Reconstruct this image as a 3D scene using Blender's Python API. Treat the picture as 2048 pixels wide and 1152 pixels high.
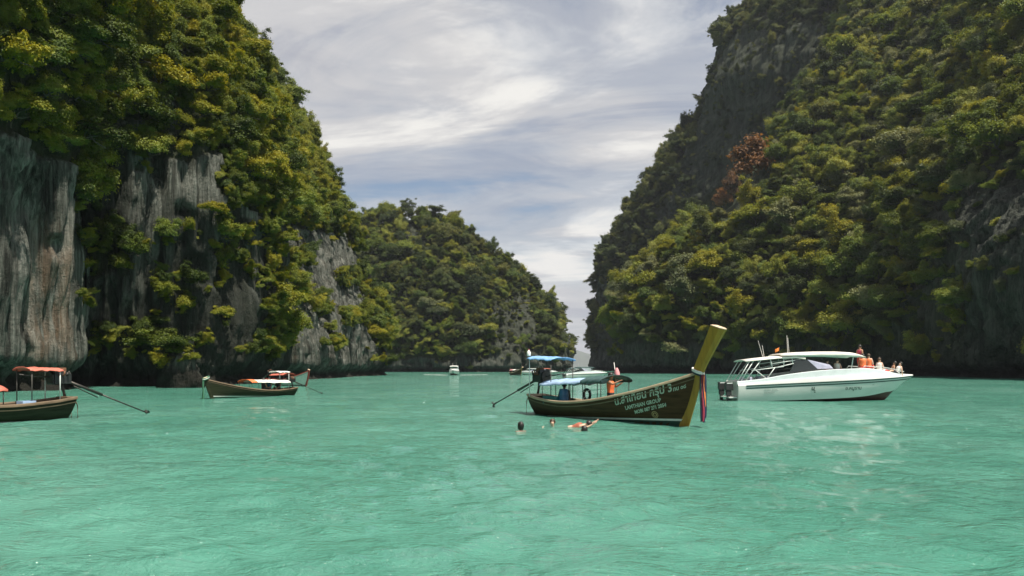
import bpy, bmesh, math, random
import numpy as np
from mathutils import Vector, Matrix
from mathutils.bvhtree import BVHTree

SC = bpy.context.scene
for _o in list(bpy.data.objects):
    bpy.data.objects.remove(_o)
COL = SC.collection
R_ = math.radians

# ------------------------------------------------------------------ camera, sky, sun, exposure
F, CAMH, YH = 1593.0, 2.0, 735.0          # focal length in photo pixels, eye height in metres, horizon row

cam = bpy.data.cameras.new('camera')
cam.sensor_width = 36.0
cam.lens = F / 2048 * 36.0
cam.shift_y = (YH - 576) / 2048
cam.clip_start, cam.clip_end = 0.1, 20000
cam_o = bpy.data.objects.new('camera', cam)
COL.objects.link(cam_o)
cam_o.location = (0, 0, CAMH)
cam_o.rotation_euler = (R_(90), 0, 0)
SC.camera = cam_o

SUN_EL, SUN_AZ = 64.0, 139.0             # azimuth clockwise from +Y (high, behind the right shoulder)
sun = bpy.data.lights.new('sun', 'SUN')
sun.energy = 5.0
sun.angle = R_(0.6)
sun.color = (1.0, 0.93, 0.80)
sun_o = bpy.data.objects.new('sun', sun)
COL.objects.link(sun_o)
_sd = Vector((math.sin(R_(SUN_AZ)) * math.cos(R_(SUN_EL)), math.cos(R_(SUN_AZ)) * math.cos(R_(SUN_EL)), math.sin(R_(SUN_EL))))
sun_o.rotation_euler = _sd.to_track_quat('Z', 'Y').to_euler()
sun_o.location = (0, 0, 60)

world = bpy.data.worlds.new('World')
SC.world = world
world.use_nodes = True
wt = world.node_tree
wt.nodes.clear()
def WN(kind, **kw):
    n = wt.nodes.new(kind)
    for k, v in kw.items():
        setattr(n, k, v)
    return n
def wl(a, b):
    wt.links.new(a, b)
def wmath(op, a, b=None, clamp=False):
    n = WN('ShaderNodeMath', operation=op, use_clamp=clamp)
    for i, v in enumerate((a, b)):
        if v is None: continue
        if isinstance(v, (int, float)): n.inputs[i].default_value = v
        else: wl(v, n.inputs[i])
    return n.outputs[0]
sky = WN('ShaderNodeTexSky', sky_type='NISHITA')
sky.sun_disc = False
sky.sun_elevation = R_(SUN_EL)
sky.sun_rotation = R_(SUN_AZ)
sky.air_density, sky.dust_density, sky.ozone_density = 1.0, 1.2, 1.0
tc = WN('ShaderNodeTexCoord')
sep = WN('ShaderNodeSeparateXYZ')
wl(tc.outputs['Generated'], sep.inputs[0])
zz = wmath('ADD', wmath('MAXIMUM', sep.outputs[2], 0.0), 0.16)
px_ = wmath('DIVIDE', sep.outputs[0], zz)
py_ = wmath('DIVIDE', sep.outputs[1], zz)
comb = WN('ShaderNodeCombineXYZ')
wl(wmath('MULTIPLY', px_, 0.55), comb.inputs[0])
wl(wmath('ADD', wmath('MULTIPLY', py_, 1.0), wmath('MULTIPLY', px_, 0.16)), comb.inputs[1])
comb.inputs[2].default_value = 7.3
def wnoise(scale, detail, rough, dist, off=(0, 0, 0)):
    mp = WN('ShaderNodeMapping')
    mp.inputs['Location'].default_value = off
    wl(comb.outputs[0], mp.inputs[0])
    n = WN('ShaderNodeTexNoise')
    n.inputs['Scale'].default_value = scale
    n.inputs['Detail'].default_value = detail
    n.inputs['Roughness'].default_value = rough
    n.inputs['Distortion'].default_value = dist
    wl(mp.outputs[0], n.inputs['Vector'])
    return n.outputs['Fac']
def wramp(fac, pts):
    r = WN('ShaderNodeValToRGB')
    e = r.color_ramp.elements
    e[0].position, e[0].color = pts[0][0], pts[0][1]
    e[1].position, e[1].color = pts[-1][0], pts[-1][1]
    for p, c in pts[1:-1]:
        k = e.new(p); k.color = c
    r.color_ramp.interpolation = 'EASE'
    wl(fac, r.inputs[0])
    return r.outputs[0]
n1 = wnoise(0.85, 6.0, 0.56, 0.55, (3.1, 1.7, 0))       # broad cloud sheets
n2 = wnoise(2.4, 8.0, 0.62, 0.9, (9.4, 4.2, 0))        # wisps
n3 = wnoise(1.7, 9.0, 0.60, 0.5, (14.0, 8.6, 0))      # shade inside the sheets
cov = wmath('ADD', wmath('MULTIPLY', n1, 0.68), wmath('MULTIPLY', n2, 0.32))
cover = wramp(cov, [(0.38, (0, 0, 0, 1)), (0.47, (0.6, 0.6, 0.6, 1)), (0.56, (1, 1, 1, 1))])
shade = wramp(wmath('ADD', wmath('MULTIPLY', n3, 0.68), wmath('MULTIPLY', n2, 0.32)), [(0.37, (4.3, 4.4, 4.9, 1)), (0.49, (6.0, 5.95, 6.05, 1)), (0.59, (8.8, 8.6, 8.2, 1))])
SKYK = 0.068
mixc = WN('ShaderNodeMix', data_type='RGBA')
skyb = WN('ShaderNodeMix', data_type='RGBA', blend_type='MULTIPLY')
skyb.inputs[0].default_value = 1.0
wl(sky.outputs[0], skyb.inputs[6])
skyb.inputs[7].default_value = (1.0, 1.0, 1.0, 1)
wl(cover, mixc.inputs[0]); wl(skyb.outputs[2], mixc.inputs[6]); wl(shade, mixc.inputs[7])
bg = WN('ShaderNodeBackground')
bg.inputs[1].default_value = SKYK
wl(mixc.outputs[2], bg.inputs[0])
wo = WN('ShaderNodeOutputWorld')
wl(bg.outputs[0], wo.inputs[0])

SC.view_settings.view_transform = 'Standard'
SC.view_settings.look = 'None'
SC.view_settings.exposure = 0.62
SC.view_settings.gamma = 1.0
SC.view_settings.use_curve_mapping = False
SC.render.engine = 'CYCLES'
SC.cycles.max_bounces = 6
SC.cycles.diffuse_bounces = 3
SC.cycles.glossy_bounces = 3
SC.cycles.transmission_bounces = 4
SC.cycles.volume_bounces = 0
SC.cycles.transparent_max_bounces = 6
SC.cycles.caustics_reflective = False
SC.cycles.caustics_refractive = False
SC.cycles.sample_clamp_indirect = 4.0

# ------------------------------------------------------------------ helpers
def at(x, y, Y):
    """photo pixel + distance in metres -> point in the place"""
    return Vector(((x - 1024) / F * Y, Y, CAMH + (YH - y) / F * Y))
def on_water(x, y):
    Y = F * CAMH / (y - YH)
    return Vector(((x - 1024) / F * Y, Y, 0))

def tag(o, label=None, cat=None, group=None, kind=None):
    if label: o['label'] = label
    if cat: o['category'] = cat
    if group: o['group'] = group
    if kind: o['kind'] = kind
    return o
def empty(name, loc=(0, 0, 0), rz=0.0):
    o = bpy.data.objects.new(name, None)
    o.empty_display_size = 0.3
    COL.objects.link(o)
    o.location = loc
    o.rotation_euler = (0, 0, rz)
    return o
def link_mesh(name, me, m, parent=None, smooth=False):
    if m is not None:
        me.materials.append(m)
    o = bpy.data.objects.new(name, me)
    COL.objects.link(o)
    if parent is not None:
        o.parent = parent
    if smooth:
        me.polygons.foreach_set('use_smooth', np.ones(len(me.polygons), dtype=bool))
    return o

class MB:
    """collects vertices and faces of ONE mesh object"""
    def __init__(s):
        s.v, s.f = [], []
    def add(s, vs, fs):
        b = len(s.v)
        s.v += [tuple(v) for v in vs]
        s.f += [tuple(i + b for i in f) for f in fs]
        return s
    def grid(s, rows, close_u=False, close_v=False):
        n, m = len(rows), len(rows[0])
        fs = []
        for i in range(n if close_u else n - 1):
            for j in range(m if close_v else m - 1):
                a, b = i, (i + 1) % n
                c, d = j, (j + 1) % m
                fs.append((a * m + c, b * m + c, b * m + d, a * m + d))
        return s.add([p for r in rows for p in r], fs)
    def box(s, c, d, rz=0.0, tilt=None):
        c = Vector(c)
        M = Matrix.Rotation(rz, 3, 'Z')
        if tilt is not None: M = M @ tilt
        h = [x / 2 for x in d]
        vs = [c + M @ Vector((sx * h[0], sy * h[1], sz * h[2])) for sz in (-1, 1) for sx, sy in ((-1, -1), (1, -1), (1, 1), (-1, 1))]
        return s.add(vs, [(3, 2, 1, 0), (4, 5, 6, 7), (0, 1, 5, 4), (1, 2, 6, 5), (2, 3, 7, 6), (3, 0, 4, 7)])
    def tube(s, pts, rad, n=8, cap=True):
        pts = [Vector(p) for p in pts]
        if not isinstance(rad, (list, tuple)): rad = [rad] * len(pts)
        rows = []
        up = Vector((0, 0, 1))
        for i, p in enumerate(pts):
            t = (pts[min(i + 1, len(pts) - 1)] - pts[max(i - 1, 0)]).normalized()
            a = t.cross(up)
            if a.length < 1e-3: a = t.cross(Vector((1, 0, 0)))
            a.normalize()
            b = t.cross(a).normalized()
            rows.append([p + (a * math.cos(k * 2 * math.pi / n) + b * math.sin(k * 2 * math.pi / n)) * rad[i] for k in range(n)])
        b0 = len(s.v)
        s.grid(rows, close_v=True)
        if cap:
            s.f.append(tuple(b0 + k for k in range(n)))
            e = b0 + (len(rows) - 1) * n
            s.f.append(tuple(e + k for k in reversed(range(n))))
        return s
    def lathe(s, prof, c=(0, 0, 0), n=14, axis='Z'):
        c = Vector(c)
        rows = []
        for r, z in prof:
            row = []
            for k in range(n):
                a = k * 2 * math.pi / n
                p = Vector((r * math.cos(a), r * math.sin(a), z))
                if axis == 'X': p = Vector((p.z, p.x, p.y))
                if axis == 'Y': p = Vector((p.x, p.z, p.y))
                row.append(c + p)
            rows.append(row)
        return s.grid(rows, close_v=True)
    def build(s, name, m, parent=None, smooth=False, bevel=0.0):
        me = bpy.data.meshes.new(name)
        me.from_pydata([tuple(v) for v in s.v], [], s.f)
        me.update()
        bm = bmesh.new(); bm.from_mesh(me)
        if bevel > 0:
            bmesh.ops.bevel(bm, geom=bm.edges[:], offset=bevel, segments=2, profile=0.6, affect='EDGES', clamp_overlap=True)
        bmesh.ops.recalc_face_normals(bm, faces=bm.faces[:])
        bm.to_mesh(me); bm.free()
        return link_mesh(name, me, m, parent, smooth)

# ---- numpy gradient noise
_rng = np.random.RandomState(7)
_perm = np.concatenate([_rng.permutation(256)] * 3)
_grad = _rng.normal(size=(256, 3)); _grad /= np.linalg.norm(_grad, axis=1)[:, None]
def perlin(p):
    p = np.asarray(p, dtype=float)
    i0 = np.floor(p).astype(int); f = p - i0
    u = f * f * f * (f * (f * 6 - 15) + 10)
    i0 &= 255
    out = np.zeros(p.shape[:-1])
    for dx in (0, 1):
        for dy in (0, 1):
            for dz in (0, 1):
                h = _perm[_perm[_perm[(i0[..., 0] + dx)] + i0[..., 1] + dy] + i0[..., 2] + dz]
                g = _grad[h]
                d = f - np.array((dx, dy, dz))
                w = (u[..., 0] if dx else 1 - u[..., 0]) * (u[..., 1] if dy else 1 - u[..., 1]) * (u[..., 2] if dz else 1 - u[..., 2])
                out += w * (g * d).sum(-1)
    return out * 1.6
def fbm(p, octs=4, gain=0.5):
    a, s, o = 1.0, 1.0, 0.0
    for _ in range(octs):
        o = o + a * perlin(p * s + s * 3.17)
        a *= gain; s *= 2.03
    return o

# ------------------------------------------------------------------ materials
MATS = {}
def nodes_of(name):
    m = bpy.data.materials.new(name)
    m.use_nodes = True
    t = m.node_tree
    t.nodes.clear()
    out = t.nodes.new('ShaderNodeOutputMaterial')
    b = t.nodes.new('ShaderNodeBsdfPrincipled')
    t.links.new(b.outputs[0], out.inputs[0])
    MATS[name] = m
    return m, t, b, out
def tnoise(t, vec, scale, detail=4, rough=0.55, dist=0.0):
    n = t.nodes.new('ShaderNodeTexNoise')
    n.inputs['Scale'].default_value = scale
    n.inputs['Detail'].default_value = detail
    n.inputs['Roughness'].default_value = rough
    n.inputs['Distortion'].default_value = dist
    if vec is not None: t.links.new(vec, n.inputs['Vector'])
    return n.outputs['Fac']
def tmap(t, vec, scale=(1, 1, 1), loc=(0, 0, 0)):
    n = t.nodes.new('ShaderNodeMapping')
    n.inputs['Scale'].default_value = scale
    n.inputs['Location'].default_value = loc
    t.links.new(vec, n.inputs[0])
    return n.outputs[0]
def tramp(t, fac, pts):
    r = t.nodes.new('ShaderNodeValToRGB')
    e = r.color_ramp.elements
    def c4(c): return (c, c, c, 1) if isinstance(c, (int, float)) else tuple(c) + (1,)
    e[0].position, e[0].color = pts[0][0], c4(pts[0][1])
    e[1].position, e[1].color = pts[-1][0], c4(pts[-1][1])
    for p, c in pts[1:-1]:
        k = e.new(p); k.color = c4(c)
    t.links.new(fac, r.inputs[0])
    return r.outputs[0]
def tmix(t, fac, a, b, mode='MIX'):
    n = t.nodes.new('ShaderNodeMix'); n.data_type = 'RGBA'; n.blend_type = mode
    for i, v in ((0, fac), (6, a), (7, b)):
        if isinstance(v, (int, float)): n.inputs[i].default_value = v
        elif isinstance(v, tuple): n.inputs[i].default_value = tuple(v) + (1,) if len(v) == 3 else v
        else: t.links.new(v, n.inputs[i])
    return n.outputs[2]
def tmath(t, op, a, b=0.0, clamp=False):
    n = t.nodes.new('ShaderNodeMath'); n.operation = op; n.use_clamp = clamp
    for i, v in ((0, a), (1, b)):
        if isinstance(v, (int, float)): n.inputs[i].default_value = v
        else: t.links.new(v, n.inputs[i])
    return n.outputs[0]
def tbump(t, h, b, strength=0.4, dist=0.05):
    n = t.nodes.new('ShaderNodeBump')
    n.inputs['Strength'].default_value = strength
    n.inputs['Distance'].default_value = dist
    t.links.new(h, n.inputs['Height'])
    t.links.new(n.outputs[0], b.inputs['Normal'])
def tcoord(t, which='Object'):
    return t.nodes.new('ShaderNodeTexCoord').outputs[which]

def mat(name, col, rough=0.6, var=0.25, scale=6.0, metal=0.0, stretch=(1, 1, 1), bump=0.0, spec=0.5, dark=None):
    """plain material with worn, uneven colour"""
    if name in MATS: return MATS[name]
    m, t, b, _ = nodes_of(name)
    v = tmap(t, tcoord(t), stretch)
    n = tnoise(t, v, scale, 6, 0.6)
    lo = tuple(c * (1 - var) for c in col) if dark is None else dark
    hi = tuple(min(1.0, c * (1 + var * 0.6)) for c in col)
    c = tramp(t, n, [(0.3, lo), (0.5, col), (0.7, hi)])
    t.links.new(c, b.inputs['Base Color'])
    b.inputs['Roughness'].default_value = rough
    b.inputs['Metallic'].default_value = metal
    b.inputs['Specular IOR Level'].default_value = spec
    if bump > 0:
        tbump(t, tnoise(t, v, scale * 4, 4), b, bump, 0.01)
    return m
# ------------------------------------------------------------------ rock, leaf and water materials
def rock_material(name, pale, mid, dark, stain=(0.30, 0.185, 0.115)):
    m, t, b, _ = nodes_of(name)
    P = tcoord(t)
    streak = tnoise(t, tmap(t, P, (0.75, 0.75, 0.03)), 1.0, 8, 0.66, 0.3)
    fine = tnoise(t, tmap(t, P, (3.2, 3.2, 0.16)), 1.0, 8, 0.68, 0.2)
    blot = tnoise(t, tmap(t, P, (0.09, 0.09, 0.07)), 1.0, 5, 0.55)
    s = tmath(t, 'ADD', tmath(t, 'MULTIPLY', streak, 0.50), tmath(t, 'ADD', tmath(t, 'MULTIPLY', fine, 0.38), tmath(t, 'MULTIPLY', blot, 0.12)))
    c = tramp(t, s, [(0.40, dark), (0.48, mid), (0.54, tuple((x + y) / 2 for x, y in zip(mid, pale))), (0.62, pale)])
    a = t.nodes.new('ShaderNodeAttribute'); a.attribute_name = 'stain'
    st = tmath(t, 'MULTIPLY', a.outputs['Fac'], tramp(t, tnoise(t, tmap(t, P, (0.32, 0.32, 0.06), (4, 2, 0)), 1.0, 5, 0.6, 0.6), [(0.42, 0.0), (0.6, 1.0)]))
    c = tmix(t, st, c, stain)
    fa = t.nodes.new('ShaderNodeAttribute'); fa.attribute_name = 'shade_stain'
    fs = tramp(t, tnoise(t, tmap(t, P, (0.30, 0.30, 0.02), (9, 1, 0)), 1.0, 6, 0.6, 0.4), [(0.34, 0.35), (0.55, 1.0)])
    c = tmix(t, tmath(t, 'MULTIPLY', fa.outputs['Fac'], fs), c, (0.020, 0.024, 0.020))      # dark rock streaks plus the wall's shade painted into the colour
    v = t.nodes.new('ShaderNodeAttribute'); v.attribute_name = 'veg'
    moss = tramp(t, tnoise(t, P, 0.5, 5, 0.6), [(0.35, (0.014, 0.02, 0.008)), (0.65, (0.04, 0.05, 0.018))])
    c = tmix(t, tmath(t, 'MULTIPLY', v.outputs['Fac'], 0.92), c, moss)
    sp = t.nodes.new('ShaderNodeSeparateXYZ'); t.links.new(P, sp.inputs[0])
    wob = tmath(t, 'ADD', sp.outputs[2], tmath(t, 'MULTIPLY', tnoise(t, P, 0.35, 4), -2.2))
    band = tramp(t, tmath(t, 'MULTIPLY', tmath(t, 'ADD', wob, 1.4), 0.25, True), [(0.25, 1.0), (0.75, 0.0)])
    c = tmix(t, band, c, (0.022, 0.022, 0.018))          # wet tide band
    t.links.new(c, b.inputs['Base Color'])
    b.inputs['Roughness'].default_value = 0.9
    b.inputs['Specular IOR Level'].default_value = 0.2
    tbump(t, tmath(t, 'ADD', fine, tmath(t, 'MULTIPLY', tnoise(t, P, 1.6, 8, 0.7), 0.7)), b, 1.0, 0.7)
    return m

def leaf_material(name, stops, glow=0.36):
    m, t, b, out = nodes_of(name)
    oi = t.nodes.new('ShaderNodeObjectInfo')
    a = t.nodes.new('ShaderNodeAttribute'); a.attribute_name = 'tone'
    f = tmath(t, 'ADD', tmath(t, 'MULTIPLY', oi.outputs['Random'], 0.66), tmath(t, 'MULTIPLY', a.outputs['Fac'], 0.36))
    c = tramp(t, f, stops)
    t.links.new(c, b.inputs['Base Color'])
    b.inputs['Roughness'].default_value = 0.55
    b.inputs['Specular IOR Level'].default_value = 0.3
    tr = t.nodes.new('ShaderNodeBsdfTranslucent')
    t.links.new(tmix(t, 1.0, c, (1.5, 1.25, 0.5), 'MULTIPLY'), tr.inputs[0])
    mx = t.nodes.new('ShaderNodeMixShader'); mx.inputs[0].default_value = glow
    t.links.new(b.outputs[0], mx.inputs[1]); t.links.new(tr.outputs[0], mx.inputs[2])
    t.links.new(mx.outputs[0], out.inputs[0])
    return m

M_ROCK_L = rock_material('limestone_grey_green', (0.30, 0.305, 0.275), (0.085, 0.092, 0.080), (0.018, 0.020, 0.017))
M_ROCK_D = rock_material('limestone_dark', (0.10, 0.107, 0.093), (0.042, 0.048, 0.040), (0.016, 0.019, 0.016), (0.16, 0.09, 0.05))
M_LEAF_Y = leaf_material('leaf_yellow_green', [(0.12, (0.026, 0.050, 0.008)), (0.34, (0.085, 0.118, 0.012)), (0.55, (0.165, 0.190, 0.016)), (0.82, (0.265, 0.250, 0.020))])
M_LEAF_G = leaf_material('leaf_green', [(0.12, (0.026, 0.050, 0.012)), (0.34, (0.080, 0.124, 0.020)), (0.56, (0.160, 0.205, 0.032)), (0.84, (0.250, 0.258, 0.045))])
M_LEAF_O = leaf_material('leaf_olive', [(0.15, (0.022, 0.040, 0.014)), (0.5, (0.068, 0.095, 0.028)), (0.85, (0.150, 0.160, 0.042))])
M_LEAF_P = leaf_material('leaf_pale_grey_green', [(0.15, (0.045, 0.062, 0.026)), (0.5, (0.120, 0.140, 0.060)), (0.85, (0.230, 0.240, 0.110))], 0.25)
M_LEAF_R = leaf_material('leaf_rust', [(0.15, (0.07, 0.045, 0.022)), (0.5, (0.16, 0.082, 0.036)), (0.85, (0.25, 0.125, 0.050))])
M_BARK = mat('bark', (0.075, 0.062, 0.048), 0.9, 0.4, 5, stretch=(1, 1, 0.3), bump=0.4)

def water_material():
    m, t, b, _ = nodes_of('lagoon_water')
    P = tcoord(t)
    big = tnoise(t, tmap(t, P, (0.05, 0.022, 1)), 1.0, 4, 0.55, 0.4)
    med = tnoise(t, tmap(t, P, (0.28, 0.10, 1)), 1.0, 4, 0.55, 0.4)
    f = tmath(t, 'ADD', tmath(t, 'MULTIPLY', big, 0.65), tmath(t, 'MULTIPLY', med, 0.35))
    c = tramp(t, f, [(0.34, (0.046, 0.188, 0.138)), (0.5, (0.074, 0.232, 0.178)), (0.66, (0.114, 0.282, 0.226))])
    t.links.new(c, b.inputs['Base Color'])
    b.inputs['Roughness'].default_value = 0.07
    b.inputs['IOR'].default_value = 1.37
    h1 = tnoise(t, tmap(t, P, (1.5, 3.2, 1)), 1.0, 7, 0.66, 0.35)
    h2 = tnoise(t, tmap(t, P, (6.0, 10.0, 1)), 1.0, 4, 0.6, 0.3)
    h = tmath(t, 'ADD', tmath(t, 'MULTIPLY', h1, 0.8), tmath(t, 'MULTIPLY', h2, 0.48))
    wind = tramp(t, tnoise(t, tmap(t, P, (0.10, 0.16, 1), (5, 3, 0)), 1.0, 4, 0.55, 0.8), [(0.38, 0.45), (0.62, 1.0)])
    tbump(t, tmath(t, 'MULTIPLY', h, wind), b, 1.0, 0.25)
    return m
M_WATER = water_material()

# ------------------------------------------------------------------ water: one sheet to the horizon, real waves near by
def wave_height(x, y, cell):
    z = np.zeros_like(x)
    rs = np.random.RandomState(11)
    for lam, amp, n in ((7.0, 0.014, 3), (3.4, 0.016, 4), (1.7, 0.024, 6), (0.8, 0.017, 7)):
        fade = np.clip(1.6 - cell * 3.0 / lam, 0, 1)
        g = [lam * 0.5 * perlin(np.stack([x / (lam * 2.2), y / (lam * 2.2), np.full_like(x, lam + o)], -1)) for o in (0, 9)]
        for _ in range(n):
            a = R_(90) + rs.normal() * 0.5 + 0.15
            l = lam * rs.uniform(0.75, 1.3)
            k = 2 * math.pi / l
            ph = rs.uniform(0, 6.28)
            th = k * ((x + g[0]) * math.cos(a) + (y + g[1]) * math.sin(a)) + ph
            z += fade * amp * 0.55 * (2 * (0.5 + 0.5 * np.sin(th)) ** 1.5 - 1)
    return z
def make_water():
    nr = 520
    r = np.exp(np.linspace(math.log(3.5), math.log(9000.0), nr))
    ang = np.concatenate([np.linspace(R_(-38), R_(38), 560), np.linspace(R_(38), R_(322), 72)[1:-1]])
    A, Rr = np.meshgrid(ang, r)
    X, Y = Rr * np.sin(A), Rr * np.cos(A)
    cell = np.maximum(Rr * (ang[1] - ang[0]), np.gradient(r)[:, None] * 1.0)
    Z = wave_height(X, Y, cell)
    back = (np.abs(((A + math.pi) % (2 * math.pi)) - math.pi) > R_(38.1))
    Z[back] = 0
    n = len(ang)
    co = np.stack([X, Y, Z], -1).reshape(-1, 3)
    idx = np.arange(nr * n).reshape(nr, n)
    j2 = (np.arange(n) + 1) % n
    q = np.stack([idx[:-1], idx[:-1][:, j2], idx[1:][:, j2], idx[1:]], -1).reshape(-1, 4)
    q = q[:, ::-1]
    me = bpy.data.meshes.new('water')
    cidx = len(co)
    co = np.vstack([co, [[0, 0, 0]]])
    tri = [(int(idx[0, (j + 1) % n]), int(idx[0, j]), cidx) for j in range(n)]
    me.from_pydata(co.tolist(), [], q.tolist() + tri)
    me.update()
    o = link_mesh('water', me, M_WATER, None, True)
    if o.data.polygons[0].normal.z < 0:
        o.data.flip_normals()
    return tag(o, 'rippled milky turquoise water of the lagoon', None, None, 'structure')
WATER = make_water()

# ------------------------------------------------------------------ cliffs
def catmull(A, n, axis):
    A = np.moveaxis(np.asarray(A, float), axis, 0)
    k = len(A)
    tt = np.linspace(0, k - 1, n)
    i = np.minimum(tt.astype(int), k - 2)
    f = (tt - i).reshape((-1,) + (1,) * (A.ndim - 1))
    p0, p1, p2, p3 = A[np.maximum(i - 1, 0)], A[i], A[i + 1], A[np.minimum(i + 2, k - 1)]
    out = 0.5 * (2 * p1 + (p2 - p0) * f + (2 * p0 - 5 * p1 + 4 * p2 - p3) * f * f + (3 * p1 - p0 - 3 * p2 + p3) * f ** 3)
    return np.moveaxis(out, 0, axis)
def in_poly(x, y, poly):
    c = np.zeros(x.shape, bool)
    n = len(poly)
    for i in range(n):
        x1, y1 = poly[i]; x2, y2 = poly[(i + 1) % n]
        if y1 == y2: continue
        c ^= ((y1 > y) != (y2 > y)) & (x < (x2 - x1) * (y - y1) / (y2 - y1) + x1)
    return c
def to_px(P):
    Y = np.maximum(P[..., 1], 1.0)
    return 1024 + F * P[..., 0] / Y, YH - F * (P[..., 2] - CAMH) / Y

class Cliff: pass
def make_cliff(name, label, stations, nu, nv, rock, lump, flute, density, stain=None, notch=1.5, flip=1, seed=0.0, shade_stain=None):
    """stations: rows of points going up the face; lofted, roughened and given real relief"""
    S = np.array([[tuple(p) for p in st] for st in stations], float)
    P = catmull(catmull(S, nu, 0), nv, 1)
    def normals(P):
        du, dv = np.gradient(P, axis=0), np.gradient(P, axis=1)
        N = np.cross(du, dv) * flip
        return N / np.maximum(np.linalg.norm(N, axis=2, keepdims=True), 1e-9)
    N = normals(P)
    px, py = to_px(P)
    d = density(px, py, P)                              # 0 bare rock .. 1 jungle
    bare = 1 - d
    q = P + seed
    disp = lump * fbm(q / 19.0, 4) + 0.42 * lump * fbm(q / 6.5 + 11, 4) * (0.4 + 0.6 * d)
    qf = q * np.array([0.36, 0.36, 0.022])
    rib = 1 - np.abs(fbm(qf + 5.0, 3, 0.5)) * 2.0
    qf2 = q * np.array([0.95, 0.95, 0.05])
    rib2 = 1 - np.abs(fbm(qf2 + 1.0, 3, 0.5)) * 2.0
    rib3 = 1 - np.abs(fbm(q * np.array([2.3, 2.3, 0.10]) + 2.0, 3, 0.55)) * 2.0
    disp += flute * (rib * 1.1 + rib2 * 0.6 + rib3 * 0.28) * (0.25 + 0.75 * bare)
    pocket = fbm(q / np.array([4.5, 4.5, 6.0]) + 31.0, 3)
    disp -= np.clip(pocket - 0.28, 0, 1) * lump * 2.0 * bare
    z = P[..., 2]
    disp -= notch * np.exp(-((z - 0.9) / 1.1) ** 2)
    disp *= np.clip((z + 4) / 4, 0, 1)
    P = P + N * disp[..., None] * np.array([1, 1, 0.45])
    N = normals(P)
    me = bpy.data.meshes.new(name)
    idx = np.arange(nu * nv).reshape(nu, nv)
    f = np.stack([idx[:-1, :-1], idx[1:, :-1], idx[1:, 1:], idx[:-1, 1:]], -1).reshape(-1, 4)
    if flip < 0: f = f[:, ::-1]
    me.from_pydata(P.reshape(-1, 3).tolist(), [], f.tolist())
    me.update()
    a = me.attributes.new('veg', 'FLOAT', 'POINT'); a.data.foreach_set('value', d.reshape(-1).astype(np.float32))
    s = np.zeros(d.shape) if stain is None else stain(px, py, P)
    a = me.attributes.new('stain', 'FLOAT', 'POINT'); a.data.foreach_set('value', s.reshape(-1).astype(np.float32))
    s = np.zeros(d.shape) if shade_stain is None else shade_stain(px, py, P)
    a = me.attributes.new('shade_stain', 'FLOAT', 'POINT'); a.data.foreach_set('value', s.reshape(-1).astype(np.float32))
    o = link_mesh(name, me, rock, None, True)
    tag(o, label, None, None, 'structure')
    c = Cliff()
    c.o, c.P, c.N, c.d, c.faces = o, P, N, d, f
    c.bvh = BVHTree.FromPolygons([tuple(v) for v in P.reshape(-1, 3)], [tuple(int(k) for k in q_) for q_ in f], epsilon=0.0)
    return c
def smooth01(x): 
    x = np.clip(x, 0, 1); return x * x * (3 - 2 * x)

# left wall: a canyon side running away from the camera
LZ = [-4, 0, 3, 7, 14, 22, 31, 42, 54, 68, 84, 102, 116, 112]
near_s = [0.5, 0, 0.2, -0.5, -1.8, -3.6, -4.8, -4.0, -0.5, 6, 17, 32, 55, 90]
butt_s = [0.5, 0, 0.1, 0.0, -0.2, -1.6, -3.8, -4.0, -0.5, 6, 17, 32, 55, 90]
mid_s = [0.5, 0, 0.2, -0.6, -1.2, -1.4, 0.0, 4.6, 10.5, 18, 28, 42, 62, 95]
far_s = [0.5, 0, 0.0, 0.6, 2.6, 5.8, 8.8, 12.2, 17.5, 25.0, 36, 50, 68, 97]
def left_station(x, y, inx, iny, prof, top=1.0):
    L = math.hypot(inx, iny)
    return [(x + inx / L * s, y + iny / L * s, z * (1 if z < 20 else 20 / z + (1 - 20 / z) * top)) for z, s in zip(LZ, prof)]
LEFT = [
    left_station(-62, -30, -1, 0, butt_s), left_station(-50, 20, -1, 0.1, butt_s), left_station(-44, 50, -1, 0.1, butt_s),
    left_station(-41.6, 62, -0.9, 0.4, butt_s), left_station(-40.4, 68, -0.9, 0.4, butt_s), left_station(-40.0, 72.5, -0.9, 0.5, butt_s),
    left_station(-43.5, 77, -0.6, 0.8, near_s), left_station(-45.5, 82, -0.5, 0.9, near_s), left_station(-42, 84.5, -0.4, 1, near_s),
    left_station(-38.5, 85.5, -0.5, 0.9, mid_s), left_station(-34.6, 89, -0.85, 0.6, mid_s), left_station(-33.2, 100, -1, 0.2, mid_s),
    left_station(-34.4, 114, -1, 0.1, mid_s), left_station(-34.6, 132, -1, 0.1, far_s), left_station(-33.4, 150, -1, 0.0, far_s),
    left_station(-33.8, 172, -1, 0.0, far_s), left_station(-33.6, 192, -1, 0.0, far_s), left_station(-33.4, 210, -1, -0.1, far_s),
    left_station(-37, 224, -0.9, -0.5, far_s), left_station(-48, 236, -0.6, -0.9, far_s, 0.97), left_station(-75, 246, -0.2, -1, far_s, 0.9),
]
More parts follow.
